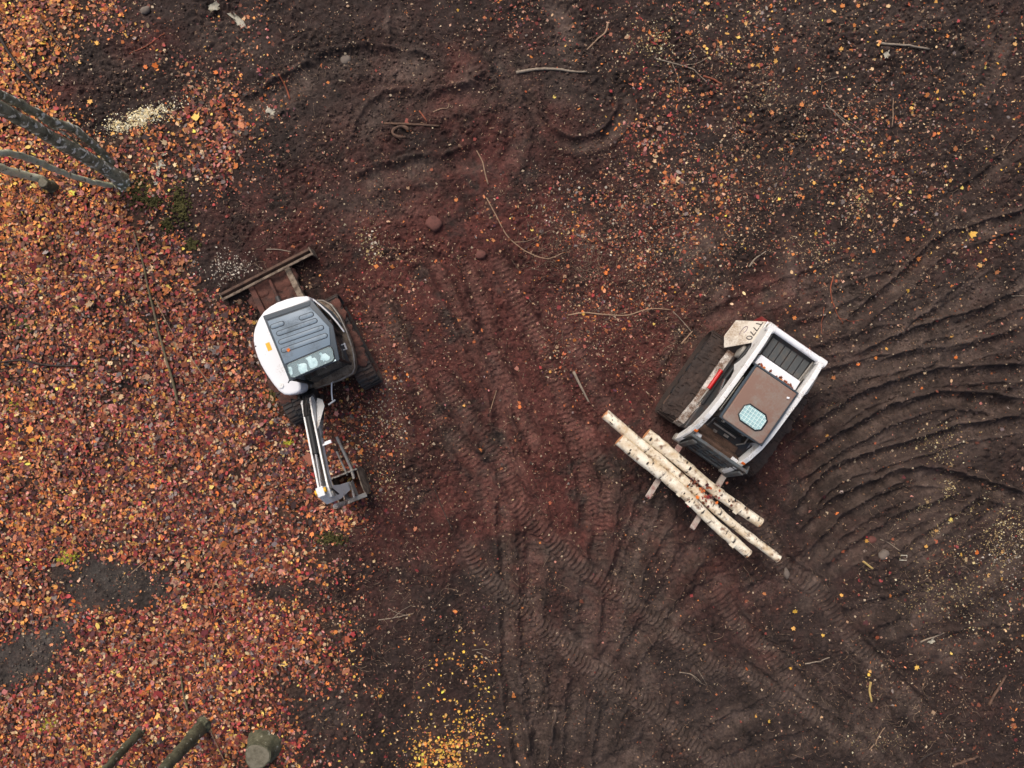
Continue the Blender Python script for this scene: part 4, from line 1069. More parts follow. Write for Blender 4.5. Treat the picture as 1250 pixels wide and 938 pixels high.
# cab
ZC = 2.0
rp = [(.425, -.55), (-.425, -.55), (-.42, .52), (-.39, .545), (.39, .545), (.42, .52)]
lroof = MB().poly_prism(rp, 'z', ZC - .06, ZC).build("cab_roof", M_DUST, lod, .03, 3, True)
ring_of([(.44, -.575), (0, -.58), (-.44, -.575), (-.445, 0), (-.44, .54), (0, .555), (.44, .54), (.445, 0)], ZC - .06, .03, seg=6).build("roof_gasket", M_ROOFD, lroof)
oct_ = [(.14, .07), (-.20, .07), (-.285, .15), (-.285, .33), (-.20, .405), (.12, .405), (.205, .33), (.205, .15)]
oct_ = [(a_ + .02, b_) for a_, b_ in oct_]
ring_of(oct_, ZC + .004, .016).build("skylight_seal", M_BLACK, lroof)
MB().poly_prism(oct_, 'z', ZC - .01, ZC + .006).build("skylight_panel", M_AQUA, lroof)
for k in range(8):
    MB().box((-.235 + k * .063, .2375, ZC + .011), (.011, .30 if 0 < k < 7 else .2, .008)).build("guard_bar", M_MESHW, lroof)
for k in range(5):
    MB().box((-.02, .115 + k * .061, ZC + .0125), (.46 if 0 < k < 4 else .37, .011, .008)).build("guard_bar", M_MESHW, lroof)
MB().box((-.33, -.40, ZC + .012), (.045, .035, .03), (0, 0, .4)).build("roof_clip", M_WHITE, lroof, .006)
lc_ = MB().poly_prism([(-.42, -.56), (.42, -.56), (.42, -.50), (-.42, -.50)], 'z', .86, ZC - .06).build("cab_frame", M_IRON, lod, .01)
for s in (-1, 1):
    MB().poly_prism([(-.50, .86), (.45, .86), (.62, 1.0), (.50, 1.94), (.42, 1.94), (.50, 1.1), (.40, .98), (-.50, .98)], 'x', s * .40, s * .43).build("side_frame", M_IRON, lc_, .006)
    MB().poly_prism([(-.50, 1.86), (.46, 1.86), (.46, 1.94), (-.50, 1.94)], 'x', s * .40, s * .43).build("top_rail", M_IRON, lc_, .004)
    sc_ = MB()
    for k in range(9): sc_.box((s * .415, -.45 + k * .11, 1.42), (.012, .012, .9))
    for k in range(7): sc_.box((s * .415, 0, 1.06 + k * .12), (.010, .98, .012))
    sc_.build("side_screen", M_BLACK, lc_)
    MB().tube([(s * .47, -.30, 1.80), (s * .48, .1, 1.82), (s * .47, .42, 1.74)], .012, 6).build("grab_rail", M_STEEL, lc_)
MB().box((0, 0, .885), (.82, 1.0, .04)).build("cab_floor", M_IRON, lc_)
MB().box((0, -.12, 1.18), (.48, .46, .14)).box((0, -.38, 1.52), (.46, .14, .6), (-.12, 0, 0)).build("seat", M_SEAT, lc_, .04, 3, True)
for s in (-1, 1):
    MB().tube([(s * .24, .34, .95), (s * .25, .44, 1.30), (s * .22, .50, 1.42)], .014, 6).box((s * .22, .51, 1.45), (.045, .05, .10)).build("control_lever", M_STEEL, lc_, .004)
    MB().tube([(s * .36, .30, 1.40), (s * .37, .62, 1.34), (s * .33, .70, 1.10)], .015, 6).build("seat_bar", M_STEEL, lc_)
MB().box((-.1, .66, 1.02), (.10, .05, .02)).box((.12, .70, 1.0), (.08, .05, .02)).box((0, .60, 1.1), (.5, .03, .03)).build("foot_pedal", M_STEEL, lc_, .004)
# front sill heaped with mud
MB().poly_prism([(.70, .80), (.98, .70), (.98, .88), (.90, .95), (.70, .92)], 'x', -.46, .46).build("front_sill", M_MUD, lod, .03)
# lift arms
def boxtube(name, path, w, hts, x, mat, parent, bevel=.012):
    """plate-sided arm following (y, z) points, given heights"""
    n = len(path); upp, dn = [], []
    for i, (y_, z_) in enumerate(path):
        a_, b_ = path[max(i - 1, 0)], path[min(i + 1, n - 1)]
        d = Vector((b_[0] - a_[0], b_[1] - a_[1])).normalized(); nrm = Vector((-d.y, d.x))
        upp.append((y_ + nrm.x * hts[i] / 2, z_ + nrm.y * hts[i] / 2)); dn.append((y_ - nrm.x * hts[i] / 2, z_ - nrm.y * hts[i] / 2))
    return MB().poly_prism(upp + dn[::-1], 'x', x - w / 2, x + w / 2).build(name, mat, parent, bevel)
apath = [(-1.34, 1.80), (-.95, 1.84), (-.5, 1.785), (.28, 1.70), (.52, 1.62), (.76, 1.46), (.96, 1.25), (1.10, .98), (1.20, .72)]
aht = [.13, .19, .27, .28, .28, .25, .21, .16, .13]
for s in (-1, 1):
    AX = .565 if s > 0 else -.525
    la = boxtube("lift_arm", apath, .088, aht, AX, M_WHITE_D, lod)
    MB().cyl((AX, 1.20, .72), .075, .15, 'x', 14).build("arm_pivot", M_STEEL, la, .01)
    MB().cyl((AX, -1.30, 1.80), .085, .16, 'x', 16).build("rear_pivot", M_WHITE_D, la, .015)
    MB().cyl((AX, -1.30, 1.80), .035, .18, 'x', 12).build("pivot_pin", M_STEEL, la, .006)
    MB().box((s * .53, .93, 1.42), (.07, .06, .05), (-.8, 0, 0)).build("amber_marker", M_ORANGE, la, .008)
    MB().tube([(s * .56, -.95, 1.30), (s * .56, -.2, 1.15)], .045, 12).build("lift_cylinder", M_BLACK, la, smooth=True)
    MB().tube([(s * .56, -.2, 1.15), (s * .56, .42, 1.62)], .026, 10).build("lift_rod", M_CHROME, la, smooth=True)
    MB().tube([(s * .47, .60, 1.45), (s * .46, .82, 1.25), (s * .45, .96, 1.0), (s * .42, 1.06, .82)], .016, 6).build("hose", M_HOSE, la)
MB().tube([(-.52, -1.31, 1.82), (.52, -1.31, 1.82)], .06, 14).build("rear_crossbar", M_WHITE, lod, .0, smooth=True)
MB().tube([(-.43, -1.25, 1.72), (-.40, -.80, 1.74)], .014, 6).build("prop_rod", M_STEEL, lod)
MB().poly_prism([(.84, 1.06), (1.0, .98), (1.06, 1.14), (.92, 1.26)], 'x', -.49, .49).build("arm_crossmember", M_MUD, lod, .03)
for s in (-1, 1):
    MB().box((s * .41, .985, 1.26), (.13, .10, .06), (-.5, 0, 0)).build("crossmember_bracket", M_WHITE, lod, .012)
# fork carriage, tilted back, with two tines
TILT = Matrix.Translation((-.06, 1.20, .62)) @ Matrix.Rotation(R(12), 4, 'X')
CW = .60
cr = MB().box((0, .02, .84), (2 * CW, .06, .07)).build("fork_carriage", M_CARR, lod, .012, xf=TILT)
MB().box((0, .02, .06), (2 * CW, .06, .10)).build("bottom_bar", M_CARR, cr, .012, xf=TILT)
for k, z_ in enumerate((.24, .40, .56, .70)):
    MB().box((0, .01, z_), (2 * CW - .1, .03, .045)).build("cross_bar", M_CARR, cr, .006, xf=TILT)
for k in range(7):
    MB().box((-.57 + k * .19, .0, .45), (.05 if 0 < k < 6 else .11, .04, .76)).build("upright", M_CARR, cr, .006, xf=TILT)
MB().box((0, -.035, .40), (.84, .02, .56)).build("mount_plate", M_IRON, cr, .006, xf=TILT)
for s in (-1, 1):
    MB().quadplate([(s * CW, .05, .87), (s * CW, .05, .02), (s * CW, -.12, .10), (s * CW, -.12, .80)], .025 * s).build("carriage_cheek", M_CARR, cr, .004, xf=TILT)
M_TINE = paint("red_white_worn_tine", srgb(170, 158, 146), .5, srgb(120, 44, 44), .48, 5, bump=.2)
for s in (.49, -.55):
    MB().poly_prism([(.055, .78), (.095, .78), (.105, .045), (.055, .045)], 'x', s - .05, s + .05).build("tine_shank", M_CARR, cr, .006, xf=TILT)
    MB().poly_prism([(.11, .055), (1.30, .02), (1.32, .0), (1.28, -.005), (.09, -.01), (.055, .04)], 'x', s - .055, s + .055).build("tine", M_TINE, cr, .008, xf=TILT)
print("machines built")

# mud and leaves riding on the excavator's tracks
for s in (-1, 1):
    mb = MB()
    for k in range(60):
        b = random.uniform(-.72, .58); a = s * .77 + random.uniform(-.15, .15); r_ = random.uniform(.05, .11)
        m_ = bmesh.ops.create_icosphere(mb.bm, subdivisions=1, radius=r_)
        for v in m_['verts']:
            v.co = Vector((v.co.x * random.uniform(.9, 1.5) + a, v.co.y * random.uniform(1, 1.8) + b, v.co.z * .5 + .575))
    mb.build("track_mud", M_MUDR, exc, 0, xf=XU)

for s in (-1, 1):
    mb = MB()
    for k in range(90):
        b = random.uniform(-.82, .85); a = s * .93 + random.uniform(-.17, .17); r_ = random.uniform(.03, .085)
        m_ = bmesh.ops.create_icosphere(mb.bm, subdivisions=1, radius=r_)
        for v in m_['verts']:
            v.co = Vector((v.co.x * random.uniform(.9, 1.5) + a, v.co.y * random.uniform(1, 1.8) + b, v.co.z * .45 + .655 - max(0, abs(b) - .66) * .35))
    mb.build("track_mud", M_TRACKM, lod, 0)

# ------------------------------------------------------------------ birch logs on the fork
def birch_mat():
    m, nt, b = new_mat("birch_bark")
    N, L = nt.nodes, nt.links
    uv = N.new("ShaderNodeUVMap"); uv.uv_map = "UV"
    mp = N.new("ShaderNodeMapping"); L.new(uv.outputs[0], mp.inputs[0])
    mp.inputs["Scale"].default_value = (1.7, 7.5, 1)          # marks run round the trunk
    n1 = N.new("ShaderNodeTexNoise"); n1.inputs["Scale"].default_value = 1.0; n1.inputs["Detail"].default_value = 6; n1.inputs["Roughness"].default_value = .7
    L.new(mp.outputs[0], n1.inputs["Vector"])
    r1 = N.new("ShaderNodeValToRGB"); r1.color_ramp.elements[0].position = .585; r1.color_ramp.elements[1].position = .64; L.new(n1.outputs["Fac"], r1.inputs[0])
    g = N.new("ShaderNodeNewGeometry")
    n2 = N.new("ShaderNodeTexNoise"); n2.inputs["Scale"].default_value = 5; n2.inputs["Detail"].default_value = 6; n2.inputs["Roughness"].default_value = .7; L.new(g.outputs["Position"], n2.inputs["Vector"])
    r2 = N.new("ShaderNodeValToRGB"); r2.color_ramp.elements[0].position = .30; r2.color_ramp.elements[1].position = .62
    r2.color_ramp.elements[0].color = (*srgb(186, 158, 118), 1); r2.color_ramp.elements[1].color = (*srgb(236, 228, 208), 1); L.new(n2.outputs["Fac"], r2.inputs[0])
    n3 = N.new("ShaderNodeTexNoise"); n3.inputs["Scale"].default_value = 9; n3.inputs["Detail"].default_value = 5; L.new(g.outputs["Position"], n3.inputs["Vector"])
    r3 = N.new("ShaderNodeValToRGB"); r3.color_ramp.elements[0].position = .56; r3.color_ramp.elements[1].position = .70; L.new(n3.outputs["Fac"], r3.inputs[0])
    m1 = N.new("ShaderNodeMixRGB"); L.new(r3.outputs[0], m1.inputs[0]); L.new(r2.outputs[0], m1.inputs[1]); m1.inputs[2].default_value = (*srgb(122, 92, 70), 1)
    m2 = N.new("ShaderNodeMixRGB"); L.new(r1.outputs[0], m2.inputs[0]); L.new(m1.outputs[0], m2.inputs[1]); m2.inputs[2].default_value = (*srgb(48, 40, 36), 1)
    L.new(m2.outputs[0], b.inputs["Base Color"]); b.inputs["Roughness"].default_value = .7
    bp = N.new("ShaderNodeBump"); bp.inputs["Strength"].default_value = .4; bp.inputs["Distance"].default_value = .01; L.new(r1.outputs[0], bp.inputs["Height"]); bp.invert = True; L.new(bp.outputs[0], b.inputs["Normal"])
    return m
M_BIRCH = birch_mat()
M_ENDG = paint("sawn_log_end", srgb(206, 150, 104), .8, srgb(176, 104, 64), .45, 14, bump=.2)
M_KNOT = paint("black_knot_bark", srgb(40, 34, 31), .85, srgb(70, 58, 50), .4, 14, bump=.6)

def uv_tube(name, pts, rads, mat, parent=None, seg=14, lump=.0, seed=0, cap=False):
    """round log with UV (u round, v along in metres)"""
    rr = random.Random(seed)
    pts = [Vector(p) for p in pts]; n = len(pts)
    V, F, UV = [], [], []
    up = None; s = 0; lens = []
    ph = [rr.uniform(0, 6.28) for _ in range(4)]
    for i, p in enumerate(pts):
        if i: s += (p - pts[i - 1]).length
        lens.append(s)
        d = (pts[min(i + 1, n - 1)] - pts[max(i - 1, 0)]).normalized()
        if up is None: up = Vector((0, 0, 1)) if abs(d.z) < .9 else Vector((1, 0, 0))
        sd_ = d.cross(up).normalized(); up = sd_.cross(d).normalized()
        for k in range(seg):
            t = 6.28318 * k / seg
            r = rads[i] * (1 + lump * (math.sin(2 * t + ph[0] + s * 3) * .5 + math.sin(3 * t + ph[1] - s * 5) * .4 + rr.uniform(-.5, .5)))
            V.append(tuple(p + (sd_ * math.cos(t) + up * math.sin(t)) * r))
    for i in range(n - 1):
        for k in range(seg):
            k2 = (k + 1) % seg
            F.append((i * seg + k, i * seg + k2, (i + 1) * seg + k2, (i + 1) * seg + k))
            UV += [(k / seg, lens[i]), ((k + 1) / seg, lens[i]), ((k + 1) / seg, lens[i + 1]), (k / seg, lens[i + 1])]
    if cap:
        F.append(tuple(reversed(range(seg)))); F.append(tuple(range((n - 1) * seg, n * seg))); UV += [(0, 0)] * (2 * seg)
    me = bpy.data.meshes.new(name); me.from_pydata(V, [], F); me.update()
    ul = me.uv_layers.new(name="UV"); ul.data.foreach_set("uv", np.array(UV, np.float32).ravel())
    for p in me.polygons: p.use_smooth = len(p.vertices) == 4
    return link_mesh(name, me, mat, parent)

def birch_log(label, A, B, zA, zB, r0, r1, seed):
    a = Vector((*A, zA)); b = Vector((*B, zB)); rr = random.Random(seed)
    root = empty("birch_log", (a + b) / 2); tag(root, label, "log", "birch logs on the loader fork")
    a, b = a - root.location, b - root.location
    d = (b - a); n = 26; side = d.cross(Vector((0, 0, 1))).normalized()
    wob = [rr.uniform(-1, 1) for _ in range(5)]
    pts, rad = [], []
    for i in range(n + 1):
        t = i / n
        pts.append(a + d * t + side * .030 * (math.sin(t * 5 + wob[0] * 3) + .5 * wob[1] * math.sin(t * 11)) + Vector((0, 0, .01 * math.sin(t * 6 + wob[2]))))
        rad.append(r0 + (r1 - r0) * t)
    for k in range(5):                                   # slight swellings at knots
        rad[rr.randint(2, n - 2)] *= 1.10
    uv_tube("bark", pts, rad, M_BIRCH, root, 16, .05, seed)
    for p, q, r in ((pts[0], pts[1], rad[0]), (pts[-1], pts[-2], rad[-1])):
        dd = (p - q).normalized()
        MB().tube([p - dd * .02, p + dd * .004], [r * .97, r * .95], 16).build("sawn_end", M_ENDG, root)
    for k in range(rr.randint(5, 7)):
        i = rr.randint(1, n - 2); t = rr.uniform(-1.0, 1.0)
        c = pts[i] + d / n * rr.uniform(0, 1); nrm = (Vector((0, 0, 1)) * math.cos(t) + side * math.sin(t))
        w = rr.uniform(.014, .038)
        e = d.normalized(); f = nrm.cross(e)
        ring = [c + nrm * rad[i] * .99 + e * math.cos(u) * w * .7 + f * math.sin(u) * w * 1.3 for u in np.linspace(0, 6.283, 8, endpoint=False)]
        top = [c + nrm * (rad[i] * 1.05 + .006) + e * math.cos(u) * w * .35 + f * math.sin(u) * w * .7 for u in np.linspace(0, 6.283, 8, endpoint=False)]
        MB().loft([[tuple(v) for v in ring], [tuple(v) for v in top]]).build("knot", M_KNOT, root)
    for k in range(5):                                   # curls of loose bark
        i = rr.randint(1, n - 2); t = rr.uniform(-.9, .9); c = pts[i]; e = d.normalized()
        nr = lambda q: Vector((0, 0, 1)) * math.cos(t + q) + side * math.sin(t + q)
        w = rr.uniform(.03, .07); mb = MB(); R_ = rad[i]
        rows = [[c + e * dx * w + nr(q * .5) * (R_ + .004 + .025 * q * q) for q in (0, .4, .8, 1.1)] for dx in (-1, 1)]
        vs = [[mb.bm.verts.new(p) for p in r] for r in rows]
        for j in range(3): mb.bm.faces.new((vs[0][j], vs[0][j + 1], vs[1][j + 1], vs[1][j]))
        mb.build("bark_curl", M_BIRCH, root)
    return root
def local_to_world(o, h, x, y): return (o.x + h.y * x + h.x * y, o.y - h.x * x + h.y * y)
birch_log("longest birch log, lying in the middle of the three on the fork", W(737.6, 507, .92), W(951, 682.8, .92), .90, .90, .100, .078, 1)
birch_log("thick birch log on the outer side of the fork, farthest from the loader", W(756.3, 536.3, .95), W(914.6, 675.8, .95), .955, .955, .118, .092, 2)
birch_log("shortest birch log, on the fork side nearest to the loader", W(788, 531.6, .90), W(928.7, 639.4, .90), .875, .875, .115, .098, 3)

# ------------------------------------------------------------------ sticks, roots and branches lying on the ground
M_BROWN = paint("brown_stick_bark", srgb(98, 72, 56), .8, srgb(60, 46, 40), .45, 9, bump=.6)
M_DARKB = paint("dark_wet_bark", srgb(58, 45, 38), .75, srgb(40, 32, 29), .5, 9, bump=.7)
M_GREYW = paint("weathered_grey_wood", srgb(140, 126, 110), .8, srgb(104, 90, 78), .4, 12, bump=.5)
M_ROOT = paint("pale_root", srgb(150, 122, 98), .75, srgb(116, 90, 72), .35, 14, bump=.3)
M_MOSSB = paint("moss_streaked_bark", srgb(112, 96, 76), .85, srgb(84, 84, 54), .5, 8, bump=.6)
M_YWOOD = paint("fresh_split_wood", srgb(176, 150, 92), .75, srgb(150, 116, 66), .3, 12, bump=.3)
M_REDB = paint("red_brown_bark", srgb(148, 78, 52), .8, srgb(90, 54, 42), .4, 10, bump=.5)
def lying(name, pts, r0, r1, mat, label, cat="stick", group=None, seed=0, forks=(), lift=.0, seg=7):
    L = polyline(pts, 5)
    rr = random.Random(seed + len(label))
    n = len(L); P = []
    for i, (x_, y_) in enumerate(L):
        t = i / max(1, n - 1)
        P.append((x_, y_, gz(x_, y_) + (r0 * (1 - t) + r1 * t) * .7 + lift + .006 * rr.random()))
    # a stiff stick bridges the hollows
    zz = np.array([p[2] for p in P]); k = np.ones(5) / 5
    zz = np.maximum(zz, np.convolve(np.pad(zz, 2, mode='edge'), k, 'valid'))
    P = [(p[0], p[1], float(z_)) for p, z_ in zip(P, zz)]
    if not forks:
        o = uv_tube(name, [Vector(p) for p in P], list(np.linspace(r0, r1, n)), mat, None, seg, .07, seed, True)
        return tag(o, label, cat, group)
    c = Vector(P[0]); root = empty(name, c); tag(root, label, cat, group)
    uv_tube("main_stem", [Vector(p) - c for p in P], list(np.linspace(r0, r1, n)), mat, root, seg, .07, seed, True)
    for f in forks:
        q = polyline(f, 4); Q = [Vector((a, b, gz(a, b) + r1 * .8 + .008)) - c for a, b in q]
        uv_tube("side_twig", Q, list(np.linspace(r1, r1 * .5, len(Q))), mat, root, 5, .05, seed, True)
    return root
ST = [
 ([(-4, 36), (18, 72), (40, 98), (57, 118)], .040, .026, M_DARKB, "long dark stick slanting down through the orange leaves at the upper left corner"),
 ([(50, 25), (70, 50), (92, 80)], .026, .018, M_BROWN, "straight brown stick just right of the long dark one near the upper left corner"),
 ([(168, 285), (178, 320), (187, 360), (200, 415), (212, 458), (220, 493)], .020, .034, M_MOSSB, "long mossy stick curving through the leaf carpet left of the excavator"),
 ([(193, 366), (206, 392), (221, 418)], .012, .008, M_ROOT, "thin twig crossing beside the long mossy stick on the leaves"),
 ([(470, 153), (500, 154), (537, 156)], .030, .026, M_BROWN, "straight brown stick lying level above the pale stone ring"),
 ([(512, 136), (522, 151)], .018, .012, M_REDB, "short reddish twig leaning on the level brown stick"),
 ([(526, 140), (538, 133), (546, 132), (548, 126)], .014, .009, M_ROOT, "crooked pale twig right of the level brown stick"),
 ([(630, 91), (650, 87), (675, 86), (700, 89), (716, 89)], .040, .020, M_GREYW, "weathered grey branch lying level on the soil near the top middle"),
 ([(716, 63), (730, 48), (739, 40), (742, 29)], .016, .028, M_ROOT, "tan curved stick slanting up right of the weathered grey branch"),
 ([(582, 185), (589, 198), (592, 212), (596, 226)], .012, .018, M_ROOT, "short bent root below the level brown stick"),
 ([(693, 385), (715, 382), (735, 384), (765, 385), (785, 379), (800, 377), (820, 378)], .020, .013, M_ROOT, "long pale wavy stick left of the track loader, ending near its track"),
 ([(700, 454), (710, 474), (720, 493)], .040, .020, M_GREYW, "short pale birch stick just above the end of the logs"),
 ([(1073, 55), (1100, 58), (1132, 62)], .030, .022, M_GREYW, "grey brown stick above the white scrap near the top right"),
 ([(858, 94), (870, 98), (881, 105)], .026, .022, M_REDB, "short red brown strip of bark at the end of the forked twig"),
 ([(832, 420), (846, 404)], .024, .012, M_ROOT, "pale split stick beside the loader's track"),
 ([(822, 380), (836, 395), (845, 406)], .010, .010, M_GREYW, "thin grey twig touching the pale split stick"),
 ([(915, 326), (922, 316), (935, 307)], .022, .014, M_GREYW, "short grey root above the rear of the loader"),
 ([(1050, 683.5), (1062.5, 693)], .026, .026, M_YWOOD, "short yellow piece of split wood on the soil right of the logs"),
 ([(1076, 659), (1087, 664), (1097, 672)], .012, .009, M_GREYW, "thin pale twig above the small wire frame"),
 ([(983, 811), (996, 808), (1013, 803)], .018, .010, M_GREYW, "pale curved root in the ruts below the logs"),
 ([(1062, 832), (1061, 845), (1063, 856)], .030, .022, M_YWOOD, "upright strip of yellow split wood below the big orange leaf"),
 ([(1227, 824), (1216, 842), (1204, 859)], .026, .034, M_BROWN, "brown stick slanting near the right edge of the lower clearing"),
 ([(1120, 930), (1138, 917), (1158, 911)], .026, .018, M_DARKB, "dark stick at the bottom near the lower right corner"),
 ([(1160, 931), (1175, 926), (1191, 921)], .034, .026, M_BROWN, "thick brown stick at the bottom edge, right of the dark one"),
 ([(1061, 915), (1072, 902), (1081, 889)], .012, .010, M_ROOT, "thin root slanting above the bottom edge, left of the dark stick"),
 ([(528, 588), (537, 614), (545, 630), (553, 646)], .012, .014, M_DARKB, "thin dark twig in the middle, between excavator bucket and logs"),
 ([(606, 477), (602, 490), (598, 504)], .010, .010, M_ROOT, "short pale root in the red track right of the excavator"),
 ([(342, 93), (348, 105), (353, 120)], .018, .020, M_REDB, "short curved orange twig on bare soil right of the sawdust"),
 ([(326, 305), (340, 305), (356, 308)], .014, .010, M_GREYW, "thin pale twig just above the dozer blade"),
 ([(158, 66), (180, 56), (203, 43)], .012, .010, M_REDB, "thin red stick on the reddish soil near the top left"),
 ([(258, 889), (266, 905), (276, 927)], .012, .010, M_ROOT, "thin bowed twig beside the trunk base at the bottom left"),
 ([(223, 824), (226, 845), (232, 867)], .022, .026, M_MOSSB, "short grey stick among leaves above the bottom left trunks"),
 ([(252, 802), (254, 818)], .018, .014, M_GREYW, "stubby pale stick in the leaves at the lower left"),
 ([(-4, 443), (30, 440), (60, 446), (102, 447)], .020, .026, M_DARKB, "dark branch half buried in leaves at the left edge"),
 ([(72, 418), (78, 430), (84, 444)], .012, .012, M_REDB, "thin reddish twig above the dark buried branch"),
 ([(237, 439), (248, 455), (262, 473)], .014, .012, M_ROOT, "thin pale stick on the leaves left of the excavator's white hood"),
 ([(1088, 122), (1089, 140), (1088, 156)], .010, .010, M_ROOT, "thin upright straw stem near the top right leaves"),
 ([(1237, 361), (1256, 361)], .010, .010, M_GREYW, "thin grey twig poking in at the right edge"),
 ([(160, 700), (172, 690), (180, 684)], .012, .009, M_ROOT, "forked pale twig at the right end of the grey earth patch"),
 ([(1125, 785), (1140, 778), (1152, 772)], .022, .012, M_GREYW, "grey stick among the red leaves at the lower right"),
 ([(868, 226), (866, 244), (870, 262)], .014, .012, M_DARKB, "short dark stick above the smooth pushed ridge"),
]
for i, (p, r0, r1, m_, lb) in enumerate(ST):
    cv_ = float(leaf_cover(*[np.array([c]) for c in W(*p[len(p) // 2])])[0])
    lying("stick", p, r0 * .82, r1 * .82, m_, lb, "stick", "sticks lying about the clearing", seed=i * 3 + 1, lift=.055 if cv_ > 5 else 0)
lying("root", [(594, 243), (606, 265), (618, 287), (632, 300), (648, 310), (668, 316), (688, 309)], .013, .009, M_ROOT, "long pale curved root hooking across the soil near the middle top", "root", None, 5, forks=[[(627, 296), (645, 294), (672, 281)]])
lying("forked_twig", [(800, 73), (826, 80), (846, 88), (862, 103)], .014, .008, M_GREYW, "forked grey twig on the debris at the top, right of the middle", "twig", None, 6, forks=[[(832, 82), (850, 79), (866, 70)], [(820, 78), (826, 95), (830, 112)]])
lying("forked_twig", [(1008, 128), (1030, 148), (1050, 165)], .012, .007, M_GREYW, "spray of thin grey stems among leaves at the upper right", "twig", None, 7, forks=[[(1004, 132), (1022, 134), (1044, 126)], [(1020, 138), (1040, 150), (1056, 162)], [(1003, 113), (1006, 100), (1024, 94)]])
lying("forked_twig", [(830, 822), (845, 824), (856, 833)], .010, .006, M_GREYW, "thin forked twig in the ribbed track at the lower middle right", "twig", None, 8, forks=[[(843, 823), (853, 832), (863, 838)], [(852, 818), (858, 828), (864, 838)]])
lying("forked_twig", [(582, 796), (592, 800), (600, 811)], .010, .006, M_GREYW, "small forked twig above the yellow leaves at the bottom middle", "twig", None, 9, forks=[[(576, 794), (590, 792), (602, 796)], [(588, 800), (600, 806), (612, 806)]])
lying("forked_twig", [(462, 757), (484, 753), (504, 749)], .010, .006, M_GREYW, "forked twig on bare soil right of the lower leaf carpet", "twig", None, 10, forks=[[(480, 754), (492, 744), (505, 738)], [(474, 742), (486, 748), (500, 752)]])
lying("forked_twig", [(1018, 337), (1014, 356), (1020, 378), (1030, 396)], .012, .007, M_REDB, "bent reddish twig right of the loader's rear", "twig", None, 11, forks=[[(1006, 375), (1004, 395), (1004, 408)], [(1025, 388), (1040, 392), (1054, 390)]])

# fine roots and rootlets: uncountable
M_ROOTL = paint("torn_rootlets", srgb(140, 118, 98), .8, srgb(74, 56, 48), .55, 1.4, bump=0, fine=.8)
def rootlets(n, spots, name, label):
    me_v, me_f = [], []
    rr = random.Random(77)
    for k in range(n):
        px, py, rx, ry = rr.choices([q[:4] for q in spots], [q[4] for q in spots])[0]
        x_, y_ = W(rr.gauss(px, rx), rr.gauss(py, ry))
        a = rr.uniform(0, 6.28); ln = rr.uniform(.06, .30); w = rr.uniform(.0016, .0040); bend = rr.gauss(0, .9); m = 5
        base = len(me_v)
        for i in range(m + 1):
            z_ = gz(x_, y_) + .008 + .012 * math.sin(i / m * 3.1)
            nx_, ny_ = -math.sin(a), math.cos(a)
            me_v += [(x_ + nx_ * w, y_ + ny_ * w, z_), (x_ - nx_ * w, y_ - ny_ * w, z_), (x_, y_, z_ + w * 1.4)]
            x_ += math.cos(a) * ln / m; y_ += math.sin(a) * ln / m; a += bend / m + rr.gauss(0, .18)
        for i in range(m):
            b = base + i * 3
            me_f += [(b, b + 3, b + 5, b + 2), (b + 1, b + 2, b + 5, b + 4)]
    me = bpy.data.meshes.new(name); me.from_pydata(me_v, [], me_f); me.update()
    return tag(link_mesh(name, me, M_ROOTL), label, "rootlets", kind="stuff")
rootlets(2200, [(720, 320, 45, 50, 4), (800, 330, 40, 40, 2), (690, 300, 25, 20, 3), (1000, 150, 60, 30, 2), (600, 100, 120, 60, 1), (620, 620, 150, 120, 2), (960, 780, 160, 80, 3), (1130, 250, 80, 60, 2), (1140, 660, 60, 40, 2), (480, 780, 60, 60, 2), (350, 130, 60, 50, 1), (830, 400, 30, 30, 1.5), (1100, 870, 90, 40, 2), (330, 300, 30, 30, 1)],
         "rootlets", "tangles of hair thin torn roots and grass stems over the soil")

# ------------------------------------------------------------------ standing trees at the left edges, stumps
def bark_mat(name, c1, c2, c3, lich):
    m, nt, b = new_mat(name)
    N, L = nt.nodes, nt.links
    g = N.new("ShaderNodeTexCoord")
    n1 = N.new("ShaderNodeTexNoise"); n1.inputs["Scale"].default_value = 6; n1.inputs["Detail"].default_value = 8; n1.inputs["Roughness"].default_value = .7; L.new(g.outputs["Object"], n1.inputs["Vector"])
    r1 = N.new("ShaderNodeValToRGB"); r1.color_ramp.elements[0].position = .36; r1.color_ramp.elements[1].position = .64
    r1.color_ramp.elements[0].color = (*c1, 1); r1.color_ramp.elements[1].color = (*c2, 1); L.new(n1.outputs["Fac"], r1.inputs[0])
    n2 = N.new("ShaderNodeTexNoise"); n2.inputs["Scale"].default_value = 11; n2.inputs["Detail"].default_value = 5; L.new(g.outputs["Object"], n2.inputs["Vector"])
    r2 = N.new("ShaderNodeValToRGB"); r2.color_ramp.elements[0].position = lich; r2.color_ramp.elements[1].position = lich + .07; L.new(n2.outputs["Fac"], r2.inputs[0])
    mx = N.new("ShaderNodeMixRGB"); L.new(r2.outputs[0], mx.inputs[0]); L.new(r1.outputs[0], mx.inputs[1]); mx.inputs[2].default_value = (*c3, 1)
    L.new(mx.outputs[0], b.inputs["Base Color"]); b.inputs["Roughness"].default_value = .9
    bp = N.new("ShaderNodeBump"); bp.inputs["Strength"].default_value = .8; bp.inputs["Distance"].default_value = .03; L.new(n1.outputs["Fac"], bp.inputs["Height"]); L.new(bp.outputs[0], b.inputs["Normal"])
    return m
M_TRUNKM = bark_mat("mossy_trunk_bark", srgb(82, 80, 62), srgb(160, 156, 130), srgb(240, 238, 222), .55)
M_STEMG = bark_mat("grey_green_stem_bark", srgb(176, 180, 150), srgb(216, 216, 190), srgb(126, 118, 98), .60)
